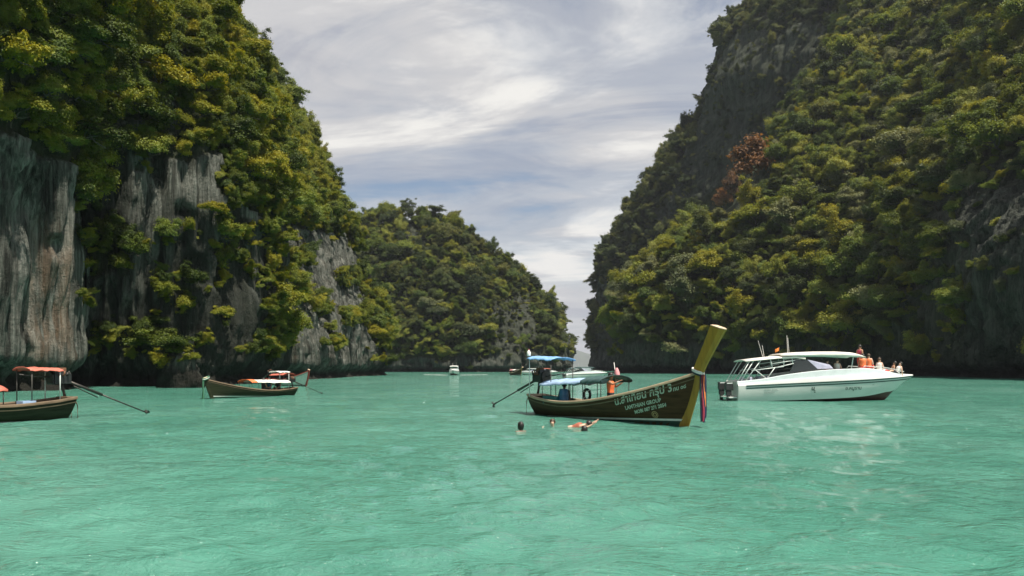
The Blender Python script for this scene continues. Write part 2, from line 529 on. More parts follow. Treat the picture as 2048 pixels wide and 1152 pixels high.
# the inland edges must not fold over the lagoon
POLY_BUTTRESS = [(-600, 250), (40, 268), (95, 320), (140, 335), (150, 560), (152, 800), (-600, 800)]
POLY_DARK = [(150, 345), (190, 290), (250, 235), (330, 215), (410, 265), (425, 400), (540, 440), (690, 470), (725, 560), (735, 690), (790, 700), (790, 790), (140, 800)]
POLY_PALE = [(585, 455), (690, 470), (722, 590), (735, 700), (740, 760), (575, 760), (565, 600)]
def dens_left(px, py, P):
    w = 22 * perlin(P / 5.0)
    x, y = px + w, py + 22 * perlin(P / 5.0 + 40)
    d = np.ones(px.shape)
    patch = fbm(P / 8.0 + 70, 3)
    dk = in_poly(x, y, POLY_DARK)
    d[dk] = np.where(patch[dk] > 0.42, 0.8, 0.10)
    d[in_poly(x, y, POLY_PALE)] = 0.02
    d[in_poly(x, y, POLY_BUTTRESS)] = 0.0
    d[P[..., 2] < 2.2] = 0
    return d
def stain_left(px, py, P):
    s = np.exp(-((px - 98) / 24) ** 2) * smooth01((py - 400) / 150) * 1.15 * (px < 152)
    s += 0.15 * np.exp(-((px - 560) / 120) ** 2) * smooth01((py - 420) / 150) * (px > 380)
    return np.clip(0.8 * s, 0, 1)
def shade_stain_left(px, py, P):  # where dark streaking and painted shade go on the left wall
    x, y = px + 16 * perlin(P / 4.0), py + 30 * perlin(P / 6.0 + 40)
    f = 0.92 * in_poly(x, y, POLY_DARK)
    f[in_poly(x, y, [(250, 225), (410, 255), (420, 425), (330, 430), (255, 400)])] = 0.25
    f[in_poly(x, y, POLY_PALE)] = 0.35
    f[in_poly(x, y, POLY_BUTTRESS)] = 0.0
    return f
C_LEFT = make_cliff('cliff_left', 'towering limestone cliff with fluted bare rock and hanging jungle on the left', LEFT, 560, 300, M_ROCK_L, 1.5, 0.75, dens_left, stain_left, 1.7, 1, 0.0, shade_stain_left)

# headland in the middle distance
def mid_station(x, ytop, Y0, back=46, xt=None):
    xt = x if xt is None else xt
    zt = CAMH + (YH - ytop) / F * (Y0 + back)
    pr = [(-4 / max(zt, 1), 0.0), (0.0, 0.0), (0.05, -0.01), (0.16, 0.0), (0.32, 0.06), (0.5, 0.2), (0.68, 0.42), (0.84, 0.66), (0.95, 0.86), (1.0, 1.0), (0.96, 1.35), (0.6, 2.2)]
    out = []
    for fz, fb in pr:
        Y = Y0 + back * fb
        xx = x + (xt - x) * min(max(fz, 0), 1)
        out.append(((xx - 1024) / F * (Y0 + back * min(fb, 1)), Y, zt * fz))
    return out
MID = [mid_station(520, 482, 365), mid_station(640, 446, 362), mid_station(720, 452, 358), mid_station(765, 446, 356), mid_station(810, 442, 354), mid_station(862, 438, 352),
       mid_station(915, 464, 352), mid_station(960, 505, 353), mid_station(1010, 545, 356), mid_station(1060, 584, 360), mid_station(1100, 624, 365, 40), mid_station(1126, 668, 370, 30),
       mid_station(1141, 700, 378, 16), mid_station(1144, 700, 396, 10), mid_station(1136, 690, 420, 6), mid_station(1110, 670, 450, 6)]
POLY_MIDROCK = [(975, 600), (1060, 590), (1075, 700), (1075, 745), (985, 745)]
def dens_mid(px, py, P):
    x, y = px + 14 * perlin(P / 9.0), py + 14 * perlin(P / 9.0 + 30)
    d = np.ones(px.shape)
    d[in_poly(x, y, POLY_MIDROCK)] = 0.3
    d[in_poly(x, y, [(800, 440), (842, 450), (850, 520), (815, 520)])] = 0.35
    d[in_poly(x, y, [(1118, 660), (1160, 660), (1160, 745), (1118, 745)])] = 0.25
    d[y > 716] = 0.05
    return d
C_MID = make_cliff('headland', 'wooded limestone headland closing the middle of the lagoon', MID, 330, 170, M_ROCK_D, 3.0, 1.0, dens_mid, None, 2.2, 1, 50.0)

# right side: the tall shaded wall behind ...
def px_station(rows, capY=70):
    pts = [at(*r) for r in rows]
    b = pts[0].copy(); b.z = -4
    pts = [b] + pts
    e = pts[-1]
    pts.append(Vector((e.x + capY * 0.25, e.y + capY, e.z + 4)))
    pts.append(Vector((e.x + capY * 0.5, e.y + capY * 2, e.z - 8)))
    return pts
def back_st(dx, Y, sy=0):
    base = [(1187, 744), (1184, 690), (1187, 610), (1194, 535), (1228, 462), (1272, 385), (1318, 318), (1374, 236), (1404, 138), (1432, 58), (1492, 2), (1570, -70)]
    return [(x + (26 if k > 6 else 4 * k) + dx * (0.8 + 0.25 * k / 11), y + sy * k / 11, Y - 10.0 * min(max(k - 2, 0), 7) + (0 if k < 9 else (k - 8) * 14)) for k, (x, y) in enumerate(base)]
RBACK = [px_station(back_st(60, 560)), px_station(back_st(14, 520)), px_station(back_st(0, 482)), px_station(back_st(22, 462)), px_station(back_st(60, 448, -6)), px_station(back_st(110, 436, -12)),
         px_station(back_st(170, 424, -20)), px_station(back_st(240, 414, -30)), px_station(back_st(330, 406, -40)), px_station(back_st(460, 402, -50))]
for st in RBACK:
    st[0].z = -4; st[1].z = min(st[1].z, 0.2)
POLY_RB = [(1425, 95), (1500, 60), (1660, 50), (1640, 180), (1560, 270), (1480, 330), (1400, 400), (1330, 470), (1290, 500), (1330, 400), (1385, 300), (1410, 200)]
def dens_rb(px, py, P):
    x, y = px + 16 * perlin(P / 9.0), py + 16 * perlin(P / 9.0 + 30)
    d = np.ones(px.shape)
    d[in_poly(x, y, POLY_RB)] = 0.42
    d[(y > 560) & (x > 1196)] = 0.32
    d[y > 700] = 0.02
    return d
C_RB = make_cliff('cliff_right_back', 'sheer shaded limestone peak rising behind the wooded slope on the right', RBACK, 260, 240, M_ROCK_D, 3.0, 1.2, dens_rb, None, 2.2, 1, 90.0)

# ... and the wooded slope in front of it
RF = [
    [(1262, 746, 330), (1262, 690, 330), (1275, 620, 332), (1350, 520, 338), (1455, 440, 344), (1520, 345, 350), (1580, 275, 356), (1660, 150, 362), (1730, 0, 368), (1780, -90, 374)],
    [(1240, 746.5, 292), (1243, 690, 290), (1243, 625, 288), (1330, 520, 298), (1440, 440, 306), (1505, 345, 314), (1562, 275, 322), (1640, 150, 332), (1715, 0, 342), (1760, -90, 348)],
    [(1290, 747, 268), (1290, 690, 266), (1295, 620, 266), (1370, 520, 276), (1470, 430, 287), (1535, 335, 296), (1595, 262, 304), (1665, 140, 316), (1735, 0, 328), (1780, -90, 335)],
    [(1400, 747.5, 254), (1400, 690, 252), (1405, 600, 254), (1455, 500, 264), (1530, 400, 275), (1590, 310, 285), (1650, 230, 294), (1710, 120, 306), (1780, 0, 318), (1820, -90, 325)],
    [(1540, 748.5, 238), (1540, 690, 236), (1540, 600, 238), (1570, 500, 247), (1620, 400, 257), (1670, 310, 266), (1720, 220, 276), (1780, 110, 288), (1840, 0, 300), (1880, -90, 306)],
    [(1690, 750, 216), (1690, 690, 214), (1690, 600, 216), (1705, 500, 225), (1740, 400, 234), (1780, 310, 242), (1820, 220, 252), (1870, 110, 264), (1920, 0, 276), (1950, -90, 284)],
    [(1820, 752, 190), (1820, 690, 187), (1820, 600, 187), (1825, 500, 193), (1845, 400, 202), (1870, 310, 212), (1900, 220, 223), (1940, 110, 236), (1980, 0, 248), (2010, -90, 256)],
    [(1930, 755, 164), (1928, 690, 160), (1928, 600, 158), (1930, 500, 160), (1940, 400, 168), (1960, 310, 180), (1985, 220, 192), (2015, 110, 205), (2050, 0, 218), (2080, -90, 226)],
    [(2050, 758, 141), (2046, 690, 137), (2046, 600, 135), (2048, 500, 136), (2055, 400, 142), (2070, 310, 152), (2090, 220, 164), (2115, 110, 177), (2150, 0, 190), (2180, -90, 198)],
    [(2250, 764, 112), (2240, 690, 110), (2240, 600, 109), (2240, 500, 110), (2250, 400, 115), (2270, 310, 122), (2290, 220, 132), (2320, 110, 143), (2360, 0, 155), (2400, -90, 162)],
    [(2800, 785, 66), (2790, 690, 66), (2790, 600, 66), (2790, 500, 67), (2800, 400, 70), (2820, 310, 74), (2850, 220, 80), (2900, 110, 88), (2960, 0, 96), (3000, -90, 102)],
]
for st in RF:                                        # unseen upper slope added above the frame to shade the peak behind
    st.append((st[-1][0] + 150, -420, st[-1][2] + 46))
RFRONT = [px_station(st) for st in RF]
for st in RFRONT: st[1].z = 0.1
POLY_RF_DARK = [(1840, 470), (1880, 400), (1990, 330), (2060, 300), (2600, 300), (2600, 780), (1600, 780), (1600, 715), (1780, 690), (1830, 600)]
def dens_rf(px, py, P):
    x, y = px + 18 * perlin(P / 8.0), py + 18 * perlin(P / 8.0 + 30)
    d = np.ones(px.shape)
    d[in_poly(x, y, POLY_RF_DARK)] = 0.36
    d[in_poly(x, y, [(1935, 400), (2100, 360), (2100, 720), (1950, 720)])] = 0.08
    d[(y > 690) & (x < 1700)] = 0.25
    d[y > 722] = 0.0
    return d
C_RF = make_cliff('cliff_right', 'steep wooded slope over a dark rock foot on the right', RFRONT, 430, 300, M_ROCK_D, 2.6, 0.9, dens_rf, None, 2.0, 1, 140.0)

# far island seen through the gap
def far_island():
    rows = []
    for x, y in ((960, 722), (1040, 704), (1110, 697), (1150, 699), (1185, 708), (1230, 712), (1300, 722), (1400, 733)):
        p = at(x, y, 7200)
        rows.append([(p.x, 6900, -3), (p.x, 6950, 0), (p.x, 7050, p.z * 0.6), (p.x, 7200, p.z), (p.x, 7400, p.z * 0.8), (p.x, 7700, -3)])
    S = catmull(catmull(rows, 90, 0), 30, 1)
    S[..., 2] += 12 * fbm(S / 240.0, 4) * np.clip(S[..., 2] / 20, 0, 1)
    mb = MB().grid([[tuple(p) for p in r] for r in S])
    m = mat('far_forest', (0.05, 0.065, 0.035), 0.9, 0.5, 0.02)
    o = mb.build('far_island', m, None, True)
    tag(o, 'pale hazy island far beyond the gap', None, None, 'structure')
far_island()

# ------------------------------------------------------------------ haze: the air between here and the far island
def make_haze():
    mb = MB().box((0, 0, 175.0), (18400, 18400, 362.0))
    me = bpy.data.meshes.new('haze')
    me.from_pydata(mb.v, [], mb.f)
    m = bpy.data.materials.new('haze_air'); m.use_nodes = True
    t = m.node_tree; t.nodes.clear()
    out = t.nodes.new('ShaderNodeOutputMaterial')
    v = t.nodes.new('ShaderNodeVolumePrincipled')
    v.inputs['Color'].default_value = (0.80, 0.86, 1.0, 1)
    v.inputs['Density'].default_value = 0.00009
    v.inputs['Anisotropy'].default_value = 0.2
    t.links.new(v.outputs[0], out.inputs['Volume'])
    o = link_mesh('haze', me, m)
    tag(o, 'thin bluish haze in the air over the lagoon', None, None, 'stuff')
make_haze()
# ------------------------------------------------------------------ jungle
def crown_mesh(name, seed, leaf, nleaf, nlobes, flat=0.75, leafl=0.10, open_=0.0):
    """a crown of unit radius: leaf-sized faces on the shells of many small lobes carried by twigs"""
    rs = np.random.RandomState(seed)
    cs, rr = [], []
    nb = 5 + seed % 4                                   # boughs carry the leaf masses
    for bi in range(nb):
        a = bi / nb * 6.283 + rs.uniform(-0.5, 0.5)
        el = rs.uniform(-0.1, 1.15)
        L = rs.uniform(0.6, 0.98)
        v = np.array([math.cos(a) * math.cos(el), math.sin(a) * math.cos(el), math.sin(el) * flat * 1.2])
        m = max(3, nlobes // nb)
        for k in range(m):
            f = rs.uniform(0.25, 0.95)
            c = v * L * f + rs.normal(size=3) * 0.12 * np.array([1, 1, 0.7])
            cs.append(c); rr.append(rs.uniform(0.13, 0.27) * (1.25 - 0.4 * f))
    for k in range(3):
        cs.append(rs.normal(size=3) * 0.22); rr.append(rs.uniform(0.25, 0.36))
    cs, rr = np.array(cs), np.array(rr)
    nlobes = len(cs)
    w = rr ** 2; w /= w.sum()
    li = rs.choice(nlobes, nleaf, p=w)
    v = rs.normal(size=(nleaf, 3)); v /= np.linalg.norm(v, axis=1)[:, None]
    v[:, 2] = np.where(v[:, 2] < -0.3, -v[:, 2], v[:, 2])
    pos = cs[li] + v * (rr[li] * np.where(rs.uniform(size=nleaf) < 0.72, rs.uniform(0.5, 1.1, nleaf), rs.uniform(0.9, 1.75, nleaf)))[:, None] * np.array([1, 1, 0.8])
    nrm = v * 0.8 + np.array([0, 0, 0.55]) + rs.normal(size=(nleaf, 3)) * 0.45
    nrm /= np.linalg.norm(nrm, axis=1)[:, None]
    d = rs.normal(size=(nleaf, 3)) + v * 0.5 - np.array([0, 0, 0.35])
    d -= nrm * (d * nrm).sum(1)[:, None]; d /= np.linalg.norm(d, axis=1)[:, None]
    s = np.cross(nrm, d)
    L = leafl * rs.uniform(0.6, 1.35, nleaf)[:, None]
    W = L * rs.uniform(0.30, 0.46, nleaf)[:, None]
    b = pos - d * L * 0.5
    t = pos + d * L * 0.5 - nrm * L * 0.12
    l = pos + s * W + nrm * L * 0.05
    r = pos - s * W + nrm * L * 0.05
    co = np.stack([b, l, t, r], 1).reshape(-1, 3)
    f = np.arange(nleaf * 4).reshape(-1, 4)
    me = bpy.data.meshes.new(name)
    me.from_pydata(co.tolist(), [], f.tolist()); me.update()
    tone = np.clip(rs.uniform(0, 1, nlobes)[li] * 0.45 + rs.uniform(0, 1, nleaf) * 0.55, 0, 1)
    a = me.attributes.new('tone', 'FLOAT', 'POINT'); a.data.foreach_set('value', np.repeat(tone, 4).astype(np.float32))
    me.materials.append(leaf)
    return me
def trunk_mesh(name, seed):
    rs = random.Random(seed)
    mb = MB()
    p = [(0, 0, 0)]
    x = y = 0
    for k in range(1, 5):
        x += rs.uniform(-0.10, 0.10); y += rs.uniform(-0.10, 0.10)
        p.append((x, y, k * 0.26))
    mb.tube(p, [0.085, 0.065, 0.052, 0.042, 0.028], 6)
    for k in range(4):
        a = k * 1.57 + rs.uniform(-0.5, 0.5)
        s = Vector(p[2 + (k % 2)])
        e = s + Vector((math.cos(a) * 0.55, math.sin(a) * 0.55, rs.uniform(0.25, 0.5)))
        mb.tube([s, (s + e) / 2 + Vector((0, 0, -0.05)), e], [0.034, 0.024, 0.012], 5)
    me = bpy.data.meshes.new(name)
    me.from_pydata(mb.v, [], mb.f); me.update()
    me.materials.append(M_BARK)
    me.polygons.foreach_set('use_smooth', np.ones(len(me.polygons), dtype=bool))
    return me

CROWNS = {}
for key, lm, sd in (('Y', M_LEAF_Y, 10), ('G', M_LEAF_G, 30), ('O', M_LEAF_O, 50), ('P', M_LEAF_P, 90)):
    CROWNS[key] = [crown_mesh('crown_leaves', sd + k, lm, (10500, 8600, 9800, 5600)[k], (34, 22, 44, 26)[k], (0.95, 0.6, 1.45, 0.5)[k], (0.070, 0.078, 0.068, 0.076)[k]) for k in range(4)]
CROWNS['R'] = [crown_mesh('crown_leaves', 71, M_LEAF_R, 5000, 28, 0.7, 0.10)]
TRUNKS = [trunk_mesh('trunk_wood', k) for k in range(3)]

def sample_cliff(C, n, seed, dmin, rule):
    """random points on a cliff, thinned so crowns keep their distance; rule(px,py,P,dens,rnd) -> radius (0 = none)"""
    rs = np.random.RandomState(seed)
    P, N, D = C.P, C.N, C.d
    a = 0.5 * np.linalg.norm(np.cross(P[1:, :-1] - P[:-1, :-1], P[:-1, 1:] - P[:-1, :-1]), axis=2) * 2
    px, py = to_px(P[:-1, :-1])
    vis = (px > -90) & (px < 2140) & (py > -140) & (py < 770) & (P[:-1, :-1, 1] > 20)
    wgt = (a * vis).reshape(-1)
    cnt = rs.choice(len(wgt), n, p=wgt / wgt.sum())
    i, j = np.unravel_index(cnt, a.shape)
    u, v = rs.uniform(size=(2, n, 1))
    p = P[i, j] * (1 - u) * (1 - v) + P[i + 1, j] * u * (1 - v) + P[i, j + 1] * (1 - u) * v + P[i + 1, j + 1] * u * v
    nn, dd = N[i, j], D[i, j]
    X, Yp = to_px(p)
    rad = rule(X, Yp, p, dd, rs)
    view = np.array([0, 0, CAMH]) - p
    view /= np.linalg.norm(view, axis=1)[:, None]
    facing = (nn * view).sum(1)
    ok = (rad > 0) & (facing > -0.35)
    out, cells = [], {}
    for k in np.nonzero(ok)[0]:
        r = rad[k] * dmin
        q = p[k]
        key = tuple((q // 4.0).astype(int))
        R = int(r // 4.0) + 1
        clash = False
        for dx in range(-R, R + 1):
            for dy in range(-R, R + 1):
                for dz in range(-R, R + 1):
                    for (o, ro) in cells.get((key[0] + dx, key[1] + dy, key[2] + dz), ()):
                        m = min(r, ro)
                        if (o[0] - q[0]) ** 2 + (o[1] - q[1]) ** 2 + (o[2] - q[2]) ** 2 < m * m:
                            clash = True; break
                    if clash: break
                if clash: break
            if clash: break
        if clash: continue
        cells.setdefault(key, []).append((q, r))
        out.append((q, nn[k], float(rad[k]), float(X[k]), float(Yp[k]), float(facing[k])))
    return out

def near_px(X, Y, spots):
    s = np.zeros(X.shape)
    for x, y, r in spots:
        s = np.maximum(s, 1.0 * (((X - x) / r) ** 2 + ((Y - y) / (r * 0.75)) ** 2 < 1))
    return s
TUFTS = [(515, 470, 34), (500, 395, 30), (430, 445, 22), (180, 545, 26), (205, 495, 28), (270, 485, 22), (350, 590, 30), (335, 560, 22), (365, 620, 22), (520, 560, 34), (545, 610, 24),
         (440, 640, 18), (215, 690, 40), (270, 690, 36), (320, 640, 22), (345, 700, 26), (520, 690, 26), (560, 680, 30), (545, 650, 20), (430, 500, 18), (470, 520, 16), (380, 470, 18),
         (330, 485, 14), (160, 480, 20), (470, 385, 26), (540, 500, 22), (610, 440, 24), (640, 620, 22), (690, 560, 24), (605, 520, 22), (660, 690, 20), (600, 600, 16), (700, 640, 20), (170, 600, 16), (300, 690, 28), (400, 690, 16)]
rs0 = np.random.RandomState(3)
def rule_left(X, Y, p, d, rs):
    n = len(X)
    base = 1.5 * np.exp(rs.normal(0, 0.36, n)).clip(0.5, 1.8) * (0.85 + p[:, 1] / 400.0)
    keep = rs.uniform(size=n) < np.where(d > 0.5, 1.0, 0.0)
    tuft = near_px(X, Y, TUFTS) * (rs.uniform(size=n) < 0.8) * (d < 0.5) * (p[:, 2] > 2.0)
    return np.where(keep, base, np.where(tuft > 0, base * 0.62, 0))
def rule_right(X, Y, p, d, rs):
    n = len(X)
    base = 2.95 * np.exp(rs.normal(0, 0.38, n)).clip(0.5, 2.2)
    keep = rs.uniform(size=n) < np.where(d > 0.5, 1.0, d * 0.35)
    return np.where(keep, base * np.where(d > 0.5, 1, 0.75), 0)
def rule_rb(X, Y, p, d, rs):
    n = len(X)
    base = 2.9 * np.exp(rs.normal(0, 0.35, n)).clip(0.5, 2.0)
    keep = rs.uniform(size=n) < np.where(d > 0.5, 1.0, d * 0.3)
    return np.where(keep, base * np.where(d > 0.5, 1, 0.6), 0)
def rule_mid(X, Y, p, d, rs):
    n = len(X)
    base = 2.7 * np.exp(rs.normal(0, 0.36, n)).clip(0.5, 2.0)
    keep = rs.uniform(size=n) < np.where(d > 0.5, 1.0, d * 0.4)
    return np.where(keep, base * np.where(d > 0.5, 1, 0.6), 0)
def small(rule, k, extra):
    def f(X, Y, p, d, rs):
        n = len(X)
        r = rule(X, Y, p, d, rs)
        e = (rs.uniform(size=n) < extra * np.clip(d, 0, 1)) & (r <= 0) & (p[:, 2] > 2.5)
        b = rule(X, Y, p, np.ones(n), rs)
        return np.where(r > 0, r * k, np.where(e, b * k * 0.8, 0))
    return f

TREES = []       # (cliff key, base, normal, radius, px, py, facing)
for key, C, n, rule, dm in (('left', C_LEFT, 18000, rule_left, 0.9), ('right', C_RF, 12000, rule_right, 1.0), ('back', C_RB, 7000, rule_rb, 0.85), ('mid', C_MID, 7000, rule_mid, 0.85)):
    TREES += [(key,) + t for t in sample_cliff(C, n, 5, dm, rule)]
BUSHES = []
for key, C, n, rule, dm, ex in (('left', C_LEFT, 24000, rule_left, 1.05, 0.25), ('right', C_RF, 6000, rule_right, 1.5, 0.3), ('back', C_RB, 9000, rule_rb, 1.1, 0.4), ('mid', C_MID, 8000, rule_mid, 1.4, 0.3)):
    BUSHES += [(key,) + t for t in sample_cliff(C, n, 9, dm, small(rule, 0.52, ex))]

RUST = [(1502, 347), (1468, 380), (1445, 408)]
clear_rust = lambda t: not (t[0] in ('right', 'back') and any(abs(t[4] - x) < 46 and -45 < t[5] - y < 46 for x, y in RUST))
TREES = [t for t in TREES if clear_rust(t)]
BUSHES = [t for t in BUSHES if clear_rust(t)]
CAMV = Vector((0, 0, CAMH))
def hidden(p):
    """is a point behind any cliff seen from the camera?"""
    d = Vector(p) - CAMV
    L = d.length
    d.normalize()
    for C in (C_LEFT, C_RF, C_RB, C_MID):
        h = C.bvh.ray_cast(CAMV, d, L - 3.0)
        if h[0] is not None: return True
    return False
def crown_centre(t):
    key, q, n, r = t[0], t[1], t[2], t[3]
    out = np.array([n[0], n[1], max(n[2], 0)])
    return q + out * r * 0.7 + np.array([0, 0, r * 0.4])
TREES = [t for t in TREES if not hidden(crown_centre(t) + np.array([0, 0, t[3] * 0.4]))]
BUSHES = [t for t in BUSHES if not hidden(crown_centre(t) + np.array([0, 0, t[3] * 0.4]))]

# how much of each crown shows: nearest first on a coarse picture
zb = np.full((360, 640), -1, int)
order = sorted(range(len(TREES)), key=lambda k: crown_centre(TREES[k])[1])
for k in order:
    c = crown_centre(TREES[k]); r = TREES[k][3]
    x, y = (1024 + F * c[0] / c[1]) / 3.2, (YH - F * (c[2] - CAMH) / c[1]) / 3.2
    rr = F * r / c[1] / 3.2 * 0.85
    x0, x1, y0, y1 = int(max(0, x - rr)), int(min(640, x + rr + 1)), int(max(0, y - rr)), int(min(360, y + rr + 1))
    if x1 <= x0 or y1 <= y0: continue
    yy, xx = np.mgrid[y0:y1, x0:x1]
    msk = ((xx - x) ** 2 + (yy - y) ** 2 < rr * rr) & (zb[y0:y1, x0:x1] < 0)
    zb[y0:y1, x0:x1][msk] = k
show = np.bincount(zb[zb >= 0], minlength=len(TREES))
pick = [int(k) for k in np.argsort(-show)[:292] if show[k] > 5]
picked = set(pick)

def kind_of(key, x, y, rnd):
    if key == 'left': return 'Y' if rnd < 0.72 else 'G'
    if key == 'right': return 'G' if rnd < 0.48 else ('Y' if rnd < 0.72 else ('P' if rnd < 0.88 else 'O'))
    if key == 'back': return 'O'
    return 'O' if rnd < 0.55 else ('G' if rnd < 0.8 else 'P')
def region(key, x, y):
    if key == 'left':
        if x < 300 and y < 380: return 'tree', 'above the pale rock at the upper left', 'trees over the left buttress'
        if x < 620 and y < 300: return 'tree', 'high on the left cliff right of the corner overhang', 'trees high on the left cliff'
        if x >= 560 and y < 720: return 'tree', 'on the outer edge of the left cliff', 'trees along the outer edge of the left cliff'
        return 'bush', 'on the dark wall of the left cliff', 'bushes on the dark left wall'
    if key == 'right':
        if x > 1830: return 'tree', 'at the right edge of the photo', 'trees at the right edge'
        if y < 250: return 'tree', 'high on the sunlit right slope', 'trees high on the right slope'
        if y < 480: return 'tree', 'midway up the sunlit right slope', 'trees midway on the right slope'
        return 'tree', 'low on the right slope above the boats', 'trees low on the right slope'
    if key == 'back':
        if x < 1300: return 'tree', 'on the left rim of the right-hand peak', 'trees on the rim of the right peak'
        return 'tree', 'on the shaded face of the right-hand peak', 'trees on the face of the right peak'
    if y < 520: return 'tree', 'high on the middle headland', 'trees high on the middle headland'
    return 'tree', 'low on the middle headland', 'trees low on the middle headland'
ORD = 'first second third fourth fifth sixth seventh eighth ninth tenth eleventh twelfth thirteenth fourteenth fifteenth sixteenth seventeenth eighteenth'.split()
def row_labels(ks):
    """each tree gets its row (from the top) and its place in that row"""
    out, groups = {}, {}
    for k in ks:
        kind, where, grp = region(TREES[k][0], TREES[k][4], TREES[k][5])
        groups.setdefault((kind, where, grp), []).append(k)
    for (kind, where, grp), mem in groups.items():
        mem.sort(key=lambda k: TREES[k][5])
        nrow = max(1, int(math.ceil(len(mem) / 9)))
        size = int(math.ceil(len(mem) / nrow))
        for r in range(nrow):
            row = sorted(mem[r * size:(r + 1) * size], key=lambda k: TREES[k][4])
            for j, k in enumerate(row):
                rown = 'top' if r == 0 else ORD[r]
                out[k] = (kind, '%s %s, %s row, %s from left' % (kind, where, rown, ORD[j]), grp)
    return out

rt = random.Random(21)
FIRST = {}
def place_tree(name, q, n, r, kind, variant, label, group, cat, trunk_v, squash=1.0, lean=None):
    q = Vector(q); n = Vector(n)
    c = q + Vector((n.x, n.y, max(n.z, 0))) * r * 0.7 + Vector((0, 0, r * 0.4))
    base = q - n * 0.25
    root = empty(name, base)
    tag(root, label, cat, group)
    cr = bpy.data.objects.new('crown', CROWNS[kind][variant])
    COL.objects.link(cr); cr.parent = root
    cr.location = c - base
    cr.scale = (r * rt.uniform(0.75, 1.3), r * rt.uniform(0.75, 1.3), r * rt.uniform(0.7, 1.3) * squash)
    cr.rotation_euler = (rt.uniform(-0.2, 0.2), rt.uniform(-0.2, 0.2), rt.uniform(0, 6.28))
    tk = bpy.data.objects.new('trunk', TRUNKS[trunk_v])
    COL.objects.link(tk); tk.parent = root
    d = (c - base)
    L = d.length
    tk.rotation_euler = d.to_track_quat('Z', 'Y').to_euler()
    tk.scale = (r * 0.9, r * 0.9, max(L, 0.6 * r))
    FIRST.setdefault((kind, variant), cr)
    return root
LABELS = row_labels(pick)
for k in pick:
    key, q, n, r, x, y, fc = TREES[k]
    kind, lab, grp = LABELS[k]
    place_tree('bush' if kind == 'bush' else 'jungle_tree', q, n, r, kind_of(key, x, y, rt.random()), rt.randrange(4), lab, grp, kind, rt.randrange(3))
def spot_on(x, y, cliffs):
    d = Vector(((x - 1024) / F, 1, (YH - y) / F)).normalized()
    best = None
    for C in cliffs:
        h = C.bvh.ray_cast(CAMV, d, 3000)
        if h[0] is not None and (best is None or h[3] < best[3]): best = h
    return best
for (x, y), s, lab in zip(RUST, (8.6, 6.6, 6.0), ('large rust-brown tree standing out on the right slope', 'rust-brown tree just below the largest rust-coloured one', 'faded brown tree lowest in the rust-coloured row')):
    h = spot_on(x, y + 12, (C_RF, C_RB))
    place_tree('jungle_tree', Vector(h[0]) - Vector(((x - 1024) / F, 1, 0)).normalized() * 8.0, -Vector(((x - 1024) / F, 1, 0)).normalized(), s, 'R', 0, lab, 'rust-coloured trees', 'tree', 1)

# everything smaller is one mass of greenery on each cliff
def scatter_stuff(name, label, items, sources, seed):
    rs = np.random.RandomState(seed)
    n = len(items)
    co = np.array([crown_centre((i[0],) + tuple(i[1:])) for i in items])
    r = np.array([i[3] for i in items])
    me = bpy.data.meshes.new(name)
    me.from_pydata(co.tolist(), [], []); me.update()
    def put(nm, typ, arr, fld):
        a = me.attributes.new(nm, typ, 'POINT'); a.data.foreach_set(fld, np.ascontiguousarray(arr).reshape(-1))
    put('rot', 'FLOAT_VECTOR', np.stack([rs.uniform(-0.6, 0.6, n), rs.uniform(-0.6, 0.6, n), rs.uniform(0, 6.28, n)], -1).astype(np.float32), 'vector')
    put('scl', 'FLOAT_VECTOR', (r[:, None] * rs.uniform(0.65, 1.4, (n, 3)) * np.array([1, 1, 1.0])).astype(np.float32), 'vector')
    put('pick', 'INT', rs.randint(0, len(sources), n).astype(np.int32), 'value')
    o = bpy.data.objects.new(name, me); COL.objects.link(o)
    ng = bpy.data.node_groups.new(name, 'GeometryNodeTree')
    ng.interface.new_socket('Geometry', in_out='INPUT', socket_type='NodeSocketGeometry')
    ng.interface.new_socket('Geometry', in_out='OUTPUT', socket_type='NodeSocketGeometry')
    gi, go = ng.nodes.new('NodeGroupInput'), ng.nodes.new('NodeGroupOutput')
    join = ng.nodes.new('GeometryNodeJoinGeometry')
    for s in reversed(sources):
        oi = ng.nodes.new('GeometryNodeObjectInfo')
        oi.transform_space = 'ORIGINAL'
        oi.inputs['Object'].default_value = s
        oi.inputs['As Instance'].default_value = True
        ng.links.new(oi.outputs['Geometry'], join.inputs[0])
    iop = ng.nodes.new('GeometryNodeInstanceOnPoints')
    iop.inputs['Pick Instance'].default_value = True
    def attr(nm, typ):
        a = ng.nodes.new('GeometryNodeInputNamedAttribute'); a.data_type = typ
        a.inputs['Name'].default_value = nm
        return a.outputs['Attribute']
    ng.links.new(gi.outputs[0], iop.inputs['Points'])
    ng.links.new(join.outputs[0], iop.inputs['Instance'])
    ng.links.new(attr('pick', 'INT'), iop.inputs['Instance Index'])
    e2r = ng.nodes.new('FunctionNodeEulerToRotation')
    ng.links.new(attr('rot', 'FLOAT_VECTOR'), e2r.inputs[0])
    ng.links.new(e2r.outputs[0], iop.inputs['Rotation'])
    ng.links.new(attr('scl', 'FLOAT_VECTOR'), iop.inputs['Scale'])
    ng.links.new(iop.outputs[0], go.inputs[0])
    md = o.modifiers.new('greenery', 'NODES'); md.node_group = ng
    tag(o, label, None, None, 'stuff')
    return o
def src(*keys):
    return [FIRST[(k, v)] for k in keys for v in range(4) if (k, v) in FIRST]
rest = [t for i, t in enumerate(TREES) if i not in picked] + BUSHES
